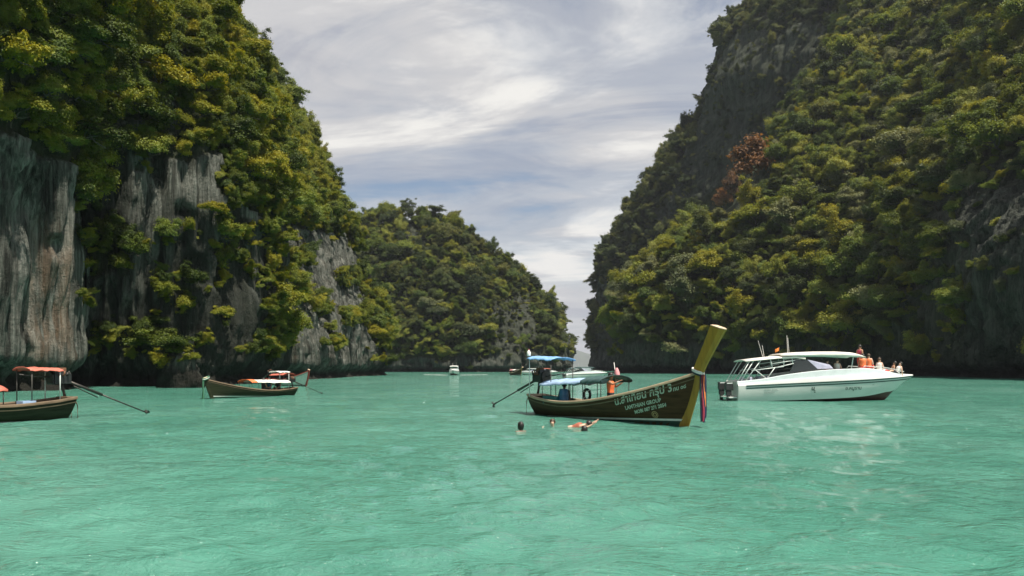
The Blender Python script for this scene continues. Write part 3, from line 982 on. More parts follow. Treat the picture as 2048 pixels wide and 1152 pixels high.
for key, lab, sources in (('left', 'dense hanging greenery covering the upper left cliff', src('Y', 'Y', 'G')), ('right', 'dense undergrowth between the trees of the right slope', src('G', 'G', 'Y', 'P')),
                          ('back', 'dark creepers and scrub on the tall right-hand peak', src('O')), ('mid', 'low scrub covering the middle headland', src('O', 'G'))):
    scatter_stuff('undergrowth', lab, [t for t in rest if t[0] == key], sources, 4)
print('TREES', len(TREES), 'BUSHES', len(BUSHES), 'picked', len(pick))
# ------------------------------------------------------------------ small materials
M_HULL = mat('varnished_hull_wood', (0.062, 0.032, 0.013), 0.6, 0.5, 1.6, stretch=(0.5, 2, 7), bump=0.2, spec=0.2)
M_HULL_G = mat('weathered_dark_green_hull', (0.026, 0.030, 0.016), 0.7, 0.5, 1.6, stretch=(0.5, 2, 7), bump=0.2, spec=0.12)
M_HULL_RED = mat('hull_red_paint', (0.30, 0.05, 0.04), 0.5, 0.35, 3.0, stretch=(0.6, 2, 4))
M_WOOD = mat('worn_deck_wood', (0.15, 0.105, 0.065), 0.75, 0.4, 3.0, stretch=(0.5, 3, 3), bump=0.2)
M_RAIL = mat('pale_gunwale_wood', (0.40, 0.31, 0.21), 0.6, 0.3, 3.0, stretch=(0.5, 3, 3))
M_PROW = mat('yellow_prow_paint', (0.37, 0.20, 0.022), 0.42, 0.3, 2.5, stretch=(3, 3, 0.6), bump=0.08)
M_PROW_TOP = mat('prow_end_grain', (0.62, 0.45, 0.32), 0.7, 0.25, 8)
M_WHITE = mat('white_gelcoat', (0.62, 0.63, 0.61), 0.28, 0.1, 1.2, stretch=(0.6, 1, 2))
M_WHITE_D = mat('weathered_white_paint', (0.72, 0.72, 0.68), 0.5, 0.18, 4)
M_CREAM = mat('cream_roof', (0.84, 0.79, 0.73), 0.4, 0.1, 2)
M_TEAL = mat('dark_teal_stripe', (0.018, 0.06, 0.055), 0.35, 0.2, 3)
M_ANTI = mat('dark_red_bottom_paint', (0.075, 0.022, 0.02), 0.55, 0.35, 3, stretch=(0.5, 1, 2))
M_DKGREEN = mat('dark_green_boot_paint', (0.018, 0.05, 0.038), 0.5, 0.4, 3)
M_BLACK = mat('black_engine', (0.022, 0.023, 0.024), 0.45, 0.4, 7)
M_IRON = mat('greasy_iron', (0.06, 0.055, 0.05), 0.5, 0.4, 9, metal=0.5)
M_RUST = mat('rusty_engine_part', (0.17, 0.075, 0.04), 0.7, 0.4, 9)
M_STEEL = mat('painted_tube', (0.66, 0.70, 0.69), 0.35, 0.12, 6)
M_POLE = mat('dark_pole', (0.06, 0.055, 0.05), 0.6, 0.3, 6)
M_GREY = mat('grey_canvas', (0.40, 0.41, 0.40), 0.8, 0.2, 6)
M_BLUE = mat('blue_tarpaulin', (0.19, 0.38, 0.66), 0.6, 0.4, 2.4, stretch=(1, 2, 1), bump=0.3)
M_BLUEG = mat('faded_blue_tarpaulin', (0.33, 0.46, 0.66), 0.65, 0.25, 2.0, stretch=(1, 2, 1), bump=0.3)
M_BLUE_D = mat('dark_green_tarpaulin', (0.03, 0.075, 0.075), 0.6, 0.3, 2.4, bump=0.3)
M_RED_T = mat('faded_red_tarpaulin', (0.56, 0.15, 0.105), 0.65, 0.25, 2.4, bump=0.3)
M_ORANGE = mat('orange_cloth', (0.72, 0.17, 0.055), 0.7, 0.22, 9, bump=0.2)
M_WHITE_T = mat('white_tarpaulin', (0.78, 0.76, 0.72), 0.65, 0.15, 2.4, bump=0.3)
M_BARREL = mat('blue_plastic', (0.03, 0.13, 0.26), 0.4, 0.2, 4)
M_CRATE = mat('teal_plastic', (0.02, 0.13, 0.15), 0.5, 0.3, 4)
M_RED = mat('red_paint', (0.55, 0.05, 0.04), 0.5, 0.25, 5)
M_PINK = mat('pink_cloth', (0.70, 0.30, 0.32), 0.75, 0.3, 12)
M_NAVY = mat('navy_ribbon', (0.012, 0.016, 0.045), 0.6, 0.3, 10)
M_CRIMSON = mat('crimson_ribbon', (0.30, 0.03, 0.06), 0.6, 0.3, 10)
M_SAFFRON = mat('saffron_ribbon', (0.72, 0.22, 0.04), 0.6, 0.3, 10)
M_GREENR = mat('green_ribbon', (0.05, 0.16, 0.09), 0.6, 0.3, 10)
M_LETTER = mat('pale_lettering_paint', (0.42, 0.49, 0.40), 0.6, 0.3, 12)
M_LETTER_D = mat('dark_lettering_film', (0.045, 0.075, 0.065), 0.5, 0.15, 12)
M_LETTER_G = mat('faded_grey_lettering', (0.40, 0.45, 0.43), 0.5, 0.15, 12)
M_EMBLEM = mat('tan_emblem_paint', (0.42, 0.30, 0.14), 0.6, 0.2, 14)
M_SKIN_T = mat('tanned_skin', (0.36, 0.19, 0.115), 0.5, 0.12, 10)
M_SKIN_L = mat('light_skin', (0.60, 0.38, 0.28), 0.5, 0.10, 10)
M_SKIN_D = mat('brown_skin', (0.16, 0.085, 0.055), 0.5, 0.12, 10)
M_REDSWIM = mat('dull_red_swimwear', (0.34, 0.10, 0.06), 0.6, 0.25, 10)
M_HAIR = mat('black_hair', (0.014, 0.011, 0.010), 0.45, 0.3, 30)
M_HAIR_B = mat('brown_hair', (0.06, 0.035, 0.02), 0.5, 0.3, 30)
M_DARKCLOTH = mat('dark_cloth', (0.03, 0.032, 0.038), 0.8, 0.3, 12)
M_WCLOTH = mat('white_cloth', (0.72, 0.71, 0.68), 0.8, 0.12, 12)
M_LILAC = mat('lilac_panel', (0.42, 0.42, 0.55), 0.5, 0.15, 5)
M_PALE = mat('pale_blue_grey_gelcoat', (0.58, 0.64, 0.66), 0.35, 0.1, 2)
M_FOAM = mat('white_foam', (0.78, 0.82, 0.80), 0.9, 0.2, 6)
def glass(name, col, alpha_rough=0.06):
    m, t, b, _ = nodes_of(name)
    n = tnoise(t, tcoord(t), 3.0, 3)
    c = tramp(t, n, [(0.3, tuple(x * 0.8 for x in col)), (0.7, col)])
    t.links.new(c, b.inputs['Base Color'])
    b.inputs['Roughness'].default_value = alpha_rough
    b.inputs['IOR'].default_value = 1.5
    b.inputs['Transmission Weight'].default_value = 0.35
    return m
M_GLASS = glass('tinted_boat_glass', (0.05, 0.06, 0.065))

# ------------------------------------------------------------------ people
def skin_body(name, J, E, rad, m, parent, root='pelvis'):
    me = bpy.data.meshes.new(name + '_skeleton')
    keys = list(J)
    me.from_pydata([tuple(J[k]) for k in keys], [(keys.index(a), keys.index(b)) for a, b in E], [])
    tmp = bpy.data.objects.new(name + '_skeleton', me)
    COL.objects.link(tmp)
    md = tmp.modifiers.new('skin', 'SKIN')
    md.use_smooth_shade = True
    sv = me.skin_vertices[0].data
    for i, k in enumerate(keys):
        r = rad[k]
        sv[i].radius = (r, r) if not isinstance(r, tuple) else r
        sv[i].use_root = (k == root)
    ss = tmp.modifiers.new('sub', 'SUBSURF'); ss.levels = 1; ss.render_levels = 1
    dg = bpy.context.evaluated_depsgraph_get()
    out = bpy.data.meshes.new_from_object(tmp.evaluated_get(dg))
    out.name = name
    bpy.data.objects.remove(tmp); bpy.data.meshes.remove(me)
    out.materials.clear()
    return link_mesh(name, out, m, parent, True)

def joints(pose):
    """joint positions of a figure facing +x, pelvis at the origin (metres)"""
    V = Vector
    J = {'pelvis': V((0, 0, 0)), 'waist': V((0.0, 0, 0.14)), 'chest': V((0.01, 0, 0.34)), 'neck': V((0.0, 0, 0.50)), 'jaw': V((0.025, 0, 0.575)), 'skull': V((0.015, 0, 0.665)), 'top': V((0.0, 0, 0.735)), 'nose': V((0.125, 0, 0.635))}
    for s, n in ((-1, 'r'), (1, 'l')):
        J['sh_' + n] = V((0, 0.175 * s, 0.44))
        if pose in ('stand',):
            J['el_' + n] = V((-0.02, 0.22 * s, 0.17)); J['wr_' + n] = V((0.08, 0.23 * s, -0.06))
            J['hip_' + n] = V((0, 0.085 * s, -0.06)); J['kn_' + n] = V((0.03, 0.10 * s, -0.46)); J['an_' + n] = V((-0.02, 0.10 * s, -0.86)); J['toe_' + n] = V((0.14, 0.11 * s, -0.90))
        elif pose == 'sit':
            J['el_' + n] = V((0.06, 0.24 * s, 0.17)); J['wr_' + n] = V((0.27, 0.16 * s, 0.10))
            J['hip_' + n] = V((0.02, 0.09 * s, -0.03)); J['kn_' + n] = V((0.44, 0.14 * s, 0.03)); J['an_' + n] = V((0.42, 0.13 * s, -0.40)); J['toe_' + n] = V((0.58, 0.14 * s, -0.44))
        elif pose == 'recline':
            J['el_' + n] = V((-0.16, 0.26 * s, 0.20)); J['wr_' + n] = V((-0.20, 0.27 * s, -0.04))
            J['hip_' + n] = V((0.05, 0.09 * s, -0.01)); J['kn_' + n] = V((0.42, 0.12 * s, 0.20 if s > 0 else 0.06)); J['an_' + n] = V((0.80, 0.12 * s, -0.03)); J['toe_' + n] = V((0.86, 0.13 * s, 0.10))
        elif pose == 'swim':
            J['el_' + n] = V((0.22, 0.30 * s, 0.30)); J['wr_' + n] = V((0.46, 0.34 * s, 0.34))
            J['hip_' + n] = V((-0.05, 0.09 * s, -0.06)); J['kn_' + n] = V((-0.02, 0.13 * s, -0.46)); J['an_' + n] = V((-0.30, 0.12 * s, -0.76)); J['toe_' + n] = V((-0.42, 0.12 * s, -0.86))
    if pose == 'recline':
        for k in ('waist', 'chest', 'neck', 'jaw', 'skull', 'top', 'nose', 'sh_r', 'sh_l'):
            p = J[k]; J[k] = V((p.x * 0.8 - p.z * 0.42, p.y, p.z * 0.90))
    return J
RAD = {'pelvis': (0.155, 0.11), 'waist': (0.135, 0.095), 'chest': (0.165, 0.11), 'neck': 0.055, 'jaw': 0.066, 'skull': 0.098, 'top': 0.066, 'nose': 0.012}
for n_ in 'rl':
    RAD.update({'sh_' + n_: 0.066, 'el_' + n_: 0.042, 'wr_' + n_: 0.028, 'hip_' + n_: 0.095, 'kn_' + n_: 0.062, 'an_' + n_: 0.040, 'toe_' + n_: 0.034})
def person(name, label, group, loc, rz, pose, skin, hair, vest=None, shorts=None, arms=None, tilt=(0, 0), long_hair=False, scale=1.0):
    J = joints(pose)
    if arms: J.update({k: Vector(v) for k, v in arms.items()})
    E = [('pelvis', 'waist'), ('waist', 'chest'), ('chest', 'neck'), ('neck', 'jaw'), ('jaw', 'skull'), ('skull', 'top'), ('skull', 'nose')]
    rad = dict(RAD)
    for n in 'rl':
        E += [('chest', 'sh_' + n), ('sh_' + n, 'el_' + n), ('el_' + n, 'wr_' + n), ('pelvis', 'hip_' + n), ('hip_' + n, 'kn_' + n), ('kn_' + n, 'an_' + n), ('an_' + n, 'toe_' + n)]
        w, e = J['wr_' + n], J['el_' + n]
        d = (w - e).normalized()
        s = d.cross(Vector((0, 0, 1)))
        if s.length < 0.1: s = Vector((0, 1, 0))
        s.normalize()
        up = s.cross(d)
        pm = w + d * 0.07
        J['pm_' + n] = pm; rad['pm_' + n] = (0.034, 0.018); E.append(('wr_' + n, 'pm_' + n))
        for k, (off, ln) in enumerate(((-0.030, 0.062), (-0.010, 0.074), (0.011, 0.070), (0.031, 0.054))):
            a = pm + s * off + d * ln * 0.55 - up * 0.008
            b = pm + s * off * 1.15 + d * ln - up * 0.026
            J['f%d_%s' % (k, n)] = a; J['g%d_%s' % (k, n)] = b
            rad['f%d_%s' % (k, n)] = 0.0095; rad['g%d_%s' % (k, n)] = 0.008
            E += [('pm_' + n, 'f%d_%s' % (k, n)), ('f%d_%s' % (k, n), 'g%d_%s' % (k, n))]
        th = w + d * 0.04 - s * 0.055 - up * 0.012
        J['th_' + n] = th; rad['th_' + n] = 0.011; E.append(('wr_' + n, 'th_' + n))
    root = skin_body(name, J, E, rad, skin, None)
    tag(root, label, 'person', group)
    # hair: a shell over crown and nape
    mb = MB()
    hc = J['skull'] + Vector((-0.006, 0, 0.012))
    ax = (J['top'] - J['jaw']).normalized()
    q = Vector((0, 0, 1)).rotation_difference(ax)
    rows = []
    for i in range(7):
        th = i / 6 * R_(112)
        row = []
        for k in range(14):
            a = k * 2 * math.pi / 14
            cut = 0.62 if math.cos(a) > 0.45 else (1.0 if not long_hair else 1.18)
            t2 = th * cut
            p = Vector((math.sin(t2) * math.cos(a) * 0.118, math.sin(t2) * math.sin(a) * 0.104, math.cos(t2) * 0.118 - (0.06 * (i / 6) ** 2 if long_hair and math.cos(a) < 0.3 else 0)))
            row.append(hc + q @ p)
        rows.append(row)
    mb.grid(rows, close_v=True).build('hair', hair, root, True)
    def ring(c, a, b, axis, n=14):
        qq = Vector((0, 0, 1)).rotation_difference(axis)
        return [c + qq @ Vector((math.cos(k * 2 * math.pi / n) * b, math.sin(k * 2 * math.pi / n) * a, 0)) for k in range(n)]
    if vest is not None:
        t = (J['neck'] - J['pelvis']).normalized()
        c = lambda z: J['pelvis'].lerp(J['neck'], z / 0.5)
        rows = [ring(c(z), a, b, t) for z, a, b in ((0.02, 0.178, 0.132), (0.10, 0.170, 0.125), (0.20, 0.180, 0.135), (0.30, 0.196, 0.148), (0.38, 0.200, 0.146), (0.44, 0.165, 0.120), (0.475, 0.09, 0.085))]
        MB().grid(rows, close_v=True).build('vest', vest, root, True)
    if shorts is not None:
        mb = MB()
        mb.grid([ring(J['pelvis'] + Vector((0, 0, z)), a, b, Vector((0, 0, 1))) for z, a, b in ((-0.08, 0.17, 0.13), (0.0, 0.178, 0.135), (0.07, 0.165, 0.122))], close_v=True)
        for n in 'rl':
            h, k = J['hip_' + n], J['kn_' + n]
            d = (k - h)
            mb.grid([ring(h + d * f, r, r, d.normalized(), 10) for f, r in ((0.0, 0.11), (0.35, 0.105), (0.8, 0.092))], close_v=True)
        mb.build('shorts', shorts, root, True)
    root.location = loc
    root.rotation_euler = (tilt[0], tilt[1], rz)
    root.scale = (scale,) * 3
    return root

# ------------------------------------------------------------------ longtail boats
def interp(u, knots):
    xs, ys = zip(*knots)
    # smooth cubic through the knots
    i = 0
    while i < len(xs) - 2 and u > xs[i + 1]: i += 1
    def slope(k):
        if k == 0: return (ys[1] - ys[0]) / (xs[1] - xs[0])
        if k == len(xs) - 1: return (ys[-1] - ys[-2]) / (xs[-1] - xs[-2])
        return (ys[k + 1] - ys[k - 1]) / (xs[k + 1] - xs[k - 1])
    h = xs[i + 1] - xs[i]; t = (u - xs[i]) / h
    m0, m1 = slope(i) * h, slope(i + 1) * h
    return (2 * t ** 3 - 3 * t * t + 1) * ys[i] + (t ** 3 - 2 * t * t + t) * m0 + (-2 * t ** 3 + 3 * t * t) * ys[i + 1] + (t ** 3 - t * t) * m1
ZS = [(0, 0.82), (0.12, 0.70), (0.32, 0.62), (0.52, 0.74), (0.72, 1.06), (0.88, 1.45), (1, 1.82)]
BS = [(0, 0.40), (0.1, 0.60), (0.3, 0.86), (0.5, 0.90), (0.7, 0.72), (0.85, 0.44), (0.95, 0.19), (1, 0.075)]
ZK = [(0, -0.12), (0.15, -0.28), (0.5, -0.36), (0.85, -0.36), (1, -0.34)]
def hull_pt(u, v, side=-1, off=0.0):
    zk, zs, b = interp(u, ZK), interp(u, ZS), interp(u, BS)
    z = zk + (zs - zk) * v
    g = math.sin(max(v, 0) * math.pi / 2) ** 0.75
    xs = -4.72 - 0.22 * v
    xb = 4.28 + 0.34 * (z + 0.34)
    return Vector((xs + (xb - xs) * u, side * (b * g + off), z))
def hull_v(u, z):
    zk, zs = interp(u, ZK), interp(u, ZS)
    return (z - zk) / (zs - zk)
def hull_at(x, z, side=-1, off=0.0):
    """point on the hull skin at a given length and height"""
    lo, hi = 0.0, 1.0
    for _ in range(26):
        u = (lo + hi) / 2
        p = hull_pt(u, min(max(hull_v(u, z), 0), 1), side, off)
        if p.x < x: lo = u
        else: hi = u
    return p
def tarp(name, m, parent, x0, x1, w, z0, z1, arch, sag=0.03, n=14, k=9, seed=1, drop=0.0, thick=0.02):
    """an arched canvas roof with folded edges and sagging bays"""
    rs = random.Random(seed)
    rows = []
    for i in range(n + 1):
        f = i / n
        x = x0 + (x1 - x0) * f
        zc = z0 + (z1 - z0) * f + sag * math.cos(f * math.pi * 6) + rs.uniform(-0.012, 0.012)
        row = []
        for j in range(k + 1):
            a = -1 + 2 * j / k
            row.append(Vector((x + rs.uniform(-0.015, 0.015), a * w / 2, zc + arch * (1 - abs(a) ** 2.2) + rs.uniform(-0.012, 0.012))))
        if drop > 0:
            row = [row[0] + Vector((0, -0.015, -drop * rs.uniform(0.7, 1.1)))] + row + [row[-1] + Vector((0, 0.015, -drop * rs.uniform(0.7, 1.1)))]
        rows.append(row)
    mb = MB().grid(rows)
    lo = [[p + Vector((0, 0, -thick)) for p in r] for r in rows]
    mb.grid(lo)
    L = len(rows[0]); N = len(rows)
    base = N * L
    for i in range(N - 1):
        for j in (0, L - 1):
            a, b = i * L + j, (i + 1) * L + j
            mb.f.append((a, b, base + b, base + a))
    for i in (0, N - 1):
        for j in range(L - 1):
            a, b = i * L + j, i * L + j + 1
            mb.f.append((a, b, base + b, base + a))
    return mb.build(name, m, parent, True)
def text_mesh(body, size, bold=0.0, extrude=0.0):
    c = bpy.data.curves.new('writing', 'FONT')
    c.body = body; c.size = size; c.offset = bold
    c.resolution_u = 2
    o = bpy.data.objects.new('writing', c); COL.objects.link(o)
    dg = bpy.context.evaluated_depsgraph_get()
    me = bpy.data.meshes.new_from_object(o.evaluated_get(dg))
    bpy.data.objects.remove(o); bpy.data.curves.remove(c)
    return me
def wrap_text(name, body, size, m, parent, place, bold=0.0):
    """flat lettering laid onto a curved side; place(s, t) -> point"""
    me = text_mesh(body, size, bold)
    bm = bmesh.new(); bm.from_mesh(me)
    bmesh.ops.subdivide_edges(bm, edges=[e for e in bm.edges if e.calc_length() > size * 0.3], cuts=1)
    for v in bm.verts:
        v.co = place(v.co.x, v.co.y)
    bmesh.ops.recalc_face_normals(bm, faces=bm.faces[:])
    bm.to_mesh(me); bm.free()
    me.materials.clear()
    return link_mesh(name, me, m, parent)

def longtail(label, group, loc, rz, scale=1.0, hull=None, rail=None, prow=None, prow_top=3.3, main=None, upper=None, writing=False, stripe=True, engine=True, shaft_end=0.24, roll=0.0, zs=1.0):
    hull = hull or M_HULL; rail = rail or M_RAIL; prow = prow or M_PROW
    root = empty('longtail_boat', loc, rz)
    root.scale = (scale, scale, scale * zs)
    root.rotation_euler = (roll, 0, rz)
    tag(root, label, 'boat', group)
    NU, NV = 34, 9
    us = [i / NU for i in range(NU + 1)]
    mb = MB()
    for s in (-1, 1):
        mb.grid([[hull_pt(u, j / NV, s) for j in range(NV + 1)] for u in us])
    mb.add([hull_pt(0, j / NV, -1) for j in range(NV + 1)] + [hull_pt(0, j / NV, 1) for j in range(NV + 1)],
           [(j, j + 1, NV + 2 + j, NV + 1 + j) for j in range(NV)])
    h = mb.build('hull', hull, root, True)
    mb = MB()
    for s in (-1, 1):
        mb.grid([[hull_pt(u, 0.2 + 0.8 * j / 6, s, -0.035) + Vector((0.03 if u < 0.02 else 0, 0, 0.0)) for j in range(7)] for u in us[:-1]])
    mb.build('inner_planking', M_WOOD, root, True)
    # deck boards
    for k in range(9):
        u0, u1 = 0.06 + k * 0.095, 0.06 + k * 0.095 + 0.088
        mb = MB()
        z = 0.16 if k < 6 else 0.16 + (k - 5) * 0.20
        w0, w1 = [hull_pt(u, hull_v(u, z), 1, -0.04).y for u in (u0, u1)]
        x0, x1 = [hull_pt(u, hull_v(u, z), 1).x for u in (u0, u1)]
        mb.add([(x0, -w0, z), (x1, -w1, z), (x1, w1, z), (x0, w0, z), (x0, -w0, z - 0.03), (x1, -w1, z - 0.03), (x1, w1, z - 0.03), (x0, w0, z - 0.03)],
               [(0, 1, 2, 3), (7, 6, 5, 4), (0, 4, 5, 1), (1, 5, 6, 2), (2, 6, 7, 3), (3, 7, 4, 0)])
        mb.build('deck_board', M_WOOD, root)
    for k, u in enumerate((0.16, 0.27, 0.38, 0.49, 0.60)):      # thwarts
        z = 0.46
        p = hull_pt(u, hull_v(u, z), 1, -0.045)
        MB().box((p.x, 0, z), (0.28, 2 * p.y, 0.035)).build('thwart', M_WOOD, root)
    for s in (-1, 1):
        rows = []
        for u in us:
            p = hull_pt(u, 1.0, s)
            rows.append([p + Vector((0, s * 0.035, -0.07)), p + Vector((0, s * 0.04, 0.015)), p + Vector((0, s * 0.02, 0.035)), p + Vector((0, -s * 0.05, 0.035)), p + Vector((0, -s * 0.055, -0.03))])
        MB().grid(rows).build('gunwale', rail, root, True)
        rows = [[hull_pt(u, hull_v(u, interp(u, ZS) - 0.21 + k * 0.045), s, 0.004 + 0.014 * (k == 0 or k == 1)) for k in range(2)] for u in us]
        MB().grid(rows).build('rubbing_strake', M_WOOD, root, True)
        if stripe:
            uu = [0.0 + i / 30 for i in range(31)]
            rows = [[hull_pt(u, hull_v(u, zz), s, 0.006) for zz in (-0.14 + 0.30 * u, -0.085 + 0.32 * u)] for u in uu]
            MB().grid(rows).build('waterline_stripe', M_WHITE_D if s < 0 else M_WHITE_D, h, True)
            rows = [[hull_pt(u, max(hull_v(u, zz), 0.02), s, 0.005) for zz in (-0.3, -0.2, -0.141 + 0.30 * u)] for u in uu]
            MB().grid(rows).build('boot_paint', M_DKGREEN, h, True)
    # stem and prow post: one long painted timber
    path = [(4.20, -0.40, 0.17, 0.055), (4.42, 0.10, 0.18, 0.060), (4.66, 0.75, 0.19, 0.065), (4.90, 1.45, 0.20, 0.075), (5.02, 1.80, 0.20, 0.085)]
    tz = prow_top
    if tz > 2.0:
        path += [(5.22, 2.15, 0.20, 0.09), (5.58, 1.8 + (tz - 1.8) * 0.6, 0.225, 0.11), (5.82, 1.8 + (tz - 1.8) * 0.85, 0.25, 0.13), (5.97, tz, 0.27, 0.145)]
    else:
        path += [(5.06, tz, 0.20, 0.09)]
    rows = []
    for x, z, d, w in path:
        rows.append([(x - d, -w, z + d * 0.30), (x + d * 0.45, -w, z - d * 0.14), (x + d, -w * 0.35, z - d * 0.30), (x + d, w * 0.35, z - d * 0.30), (x + d * 0.45, w, z - d * 0.14), (x - d, w, z + d * 0.30)])
    mb = MB().grid(rows, close_v=True)
    pr = mb.build('prow', prow, root, False)
    top = rows[-1]
    MB().add([Vector(p) + Vector((0.004, 0, 0.004)) for p in top] + [Vector(p) + Vector((0.012, 0, 0.03)) for p in top],
             [(0, 1, 2, 3, 4, 5), (11, 10, 9, 8, 7, 6)] + [(i, (i + 1) % 6, 6 + (i + 1) % 6, 6 + i) for i in range(6)]).build('prow_cap', M_PROW_TOP, pr)
    # stern post and engine with its long tail shaft
    MB().box((-4.72, 0, 0.80), (0.34, 0.70, 0.10)).build('stern_deck', rail, root, False, 0.015)
    if engine:
        e = MB().box((-4.45, 0, 1.56), (0.78, 0.40, 0.40)).box((-4.40, 0, 1.80), (0.52, 0.30, 0.14)).box((-4.16, 0, 1.62), (0.10, 0.52, 0.56)).build('engine', M_BLACK, root, False, 0.02)
        for s in (-1, 1):
            for k in range(3):
                MB().tube([(-4.64 + k * 0.18, s * 0.20, 1.68), (-4.64 + k * 0.18, s * 0.31, 1.70), (-4.64 + k * 0.18, s * 0.33, 1.86)], 0.032, 7).build('exhaust_pipe', M_RUST if k else M_IRON, e, True)
        MB().lathe([(0.0, -0.03), (0.23, -0.03), (0.23, 0.03), (0.0, 0.03)], (-4.06, 0, 1.60), 16, 'X').build('fan_guard', M_IRON, e)
        MB().box((-4.52, 0.0, 1.92), (0.34, 0.20, 0.14)).build('fuel_tank', M_RUST, e, False, 0.02)
        MB().lathe([(0.0, -0.07), (0.11, -0.07), (0.12, 0.0), (0.10, 0.08), (0.0, 0.09)], (-4.78, 0.05, 1.72), 12).build('air_filter', M_IRON, e, True)
        MB().tube([(-4.70, 0, 0.80), (-4.62, 0, 1.10), (-4.55, 0, 1.38)], [0.06, 0.05, 0.07], 8).build('engine_post', M_IRON, root, True)
        st = Vector((-4.75, 0, 1.48)); en = Vector((-8.45, 0, shaft_end))
        md = st.lerp(en, 0.42)
        sh = MB().tube([st, md], [0.055, 0.060], 8).tube([md, en], [0.032, 0.026], 8).build('tail_shaft', M_IRON, root, True)
        MB().tube([st + Vector((-0.3, 0, -0.22)), md + Vector((0.2, 0, -0.10))], 0.022, 6).build('brace_rod', M_IRON, sh, True)
        mb = MB()
        for k in range(3):
            a = k * 2.094 + 0.4
            d = Vector((0, math.cos(a), math.sin(a)))
            t = Vector((0, -math.sin(a), math.cos(a)))
            p = en + Vector((-0.04, 0, 0))
            mb.add([p + d * 0.02 + t * 0.03, p + d * 0.15 + t * 0.06 + Vector((0.05, 0, 0)), p + d * 0.17 - t * 0.02, p + d * 0.10 - t * 0.06 - Vector((0.05, 0, 0)), p + d * 0.02 - t * 0.03,],
                   [(0, 1, 2, 3, 4), (4, 3, 2, 1, 0)])
        mb.lathe([(0.0, -0.11), (0.035, -0.08), (0.045, 0.02), (0.03, 0.05)], en, 8, 'X')
        MB.build(mb, 'propeller', M_IRON, sh)
        MB().tube([(-4.05, 0, 1.62), (-3.5, 0.02, 1.66), (-2.85, 0.05, 1.74)], [0.030, 0.026, 0.022], 7).build('tiller', M_POLE, root, True)
        MB().tube([(-5.0, -0.28, 0.80), (-5.16, -0.30, 0.45), (-5.16, -0.30, -0.05)], 0.018, 6).build('boarding_ladder', M_RUST, root, True)
        MB().tube([(-5.0, 0.10, 0.80), (-5.16, 0.10, 0.45), (-5.16, 0.10, -0.05)], 0.018, 6).build('boarding_ladder', M_RUST, root, True)
    # roofs
    def pole(x, y, z0, z1, m=M_POLE, r=0.018):
        MB().tube([(x, y, z0), (x, y, z1)], r, 6).build('canopy_pole', m, root, True)
    if main:
        x0, x1, w, z0, z1, arch, m1, m2, xs = main
        tarp('canopy', m1, root, x0, xs, w, z0, z0 + (z1 - z0) * (xs - x0) / (x1 - x0), arch, 0.02, seed=4, drop=0.07)
        if xs < x1:
            tarp('canopy', m2, root, xs - 0.03, x1, w * 1.02, z0 + (z1 - z0) * (xs - x0) / (x1 - x0) + 0.012, z1, arch, 0.02, seed=6, drop=0.08)
        n = max(3, int((x1 - x0) / 0.95) + 1)
        for i in range(n):
            x = x0 + 0.12 + (x1 - x0 - 0.24) * i / (n - 1)
            z = z0 + (z1 - z0) * (x - x0) / (x1 - x0)
            for s in (-1, 1):
                zb = interp((x + 4.9) / 9.8, ZS)
                pole(x, s * (w / 2 - 0.06), zb - 0.05, z + 0.02)
    if upper:
        x0, x1, w, z0, z1, m1 = upper
        tarp('stern_roof', m1, root, x0, x1, w, z0, z1, 0.08, 0.012, seed=8, drop=0.045)
        pole(x0 + 0.12, -w / 2 + 0.06, 0.75, z0, M_STEEL, 0.020); pole(x0 + 0.12, w / 2 - 0.06, 0.75, z0, M_STEEL, 0.020)
        pole(x1 - 0.12, -w / 2 + 0.06, 0.62, z1, M_POLE, 0.020); pole(x1 - 0.12, w / 2 - 0.06, 0.62, z1, M_POLE, 0.020)
    if writing:
        # lettering follows the rising sheer on the starboard bow
        def line(x0, z0, slope):
            def place(s, t):
                x = x0 + s * 0.985
                z = z0 + slope * s + t
                return hull_at(x, z, -1, 0.012)
            return place
        wrap_text('lettering', 'น.ลำเทียน กรุ๊ป 3', 0.39, M_LETTER, h, line(1.50, 0.60, 0.225), 0.009)
        wrap_text('lettering', 'LAMTHIAN GROUP', 0.19, M_LETTER, h, line(1.95, 0.45, 0.215), 0.007)
        wrap_text('lettering', 'MOBI 087 271 2054', 0.175, M_LETTER, h, line(2.32, 0.315, 0.23), 0.007)
        wrap_text('lettering', 'กบ ๐๘', 0.20, M_LETTER, h, line(4.08, 1.18, 0.26), 0.006)
        cx, cz = 3.2, 0.33
        mb = MB()
        for r0, r1 in ((0.10, 0.125), (0.045, 0.075)):
            rows = []
            for k in range(25):
                a = k / 24 * 2 * math.pi
                rows.append([hull_at(cx + math.cos(a) * r * 1.1, cz + math.sin(a) * r, -1, 0.012) for r in (r0, r1)])
            mb.grid(rows)
        mb.build('emblem', M_EMBLEM, h)
    return root
def boat_pt(b, p):
    bpy.context.view_layer.update()
    return b.matrix_world @ Vector(p)

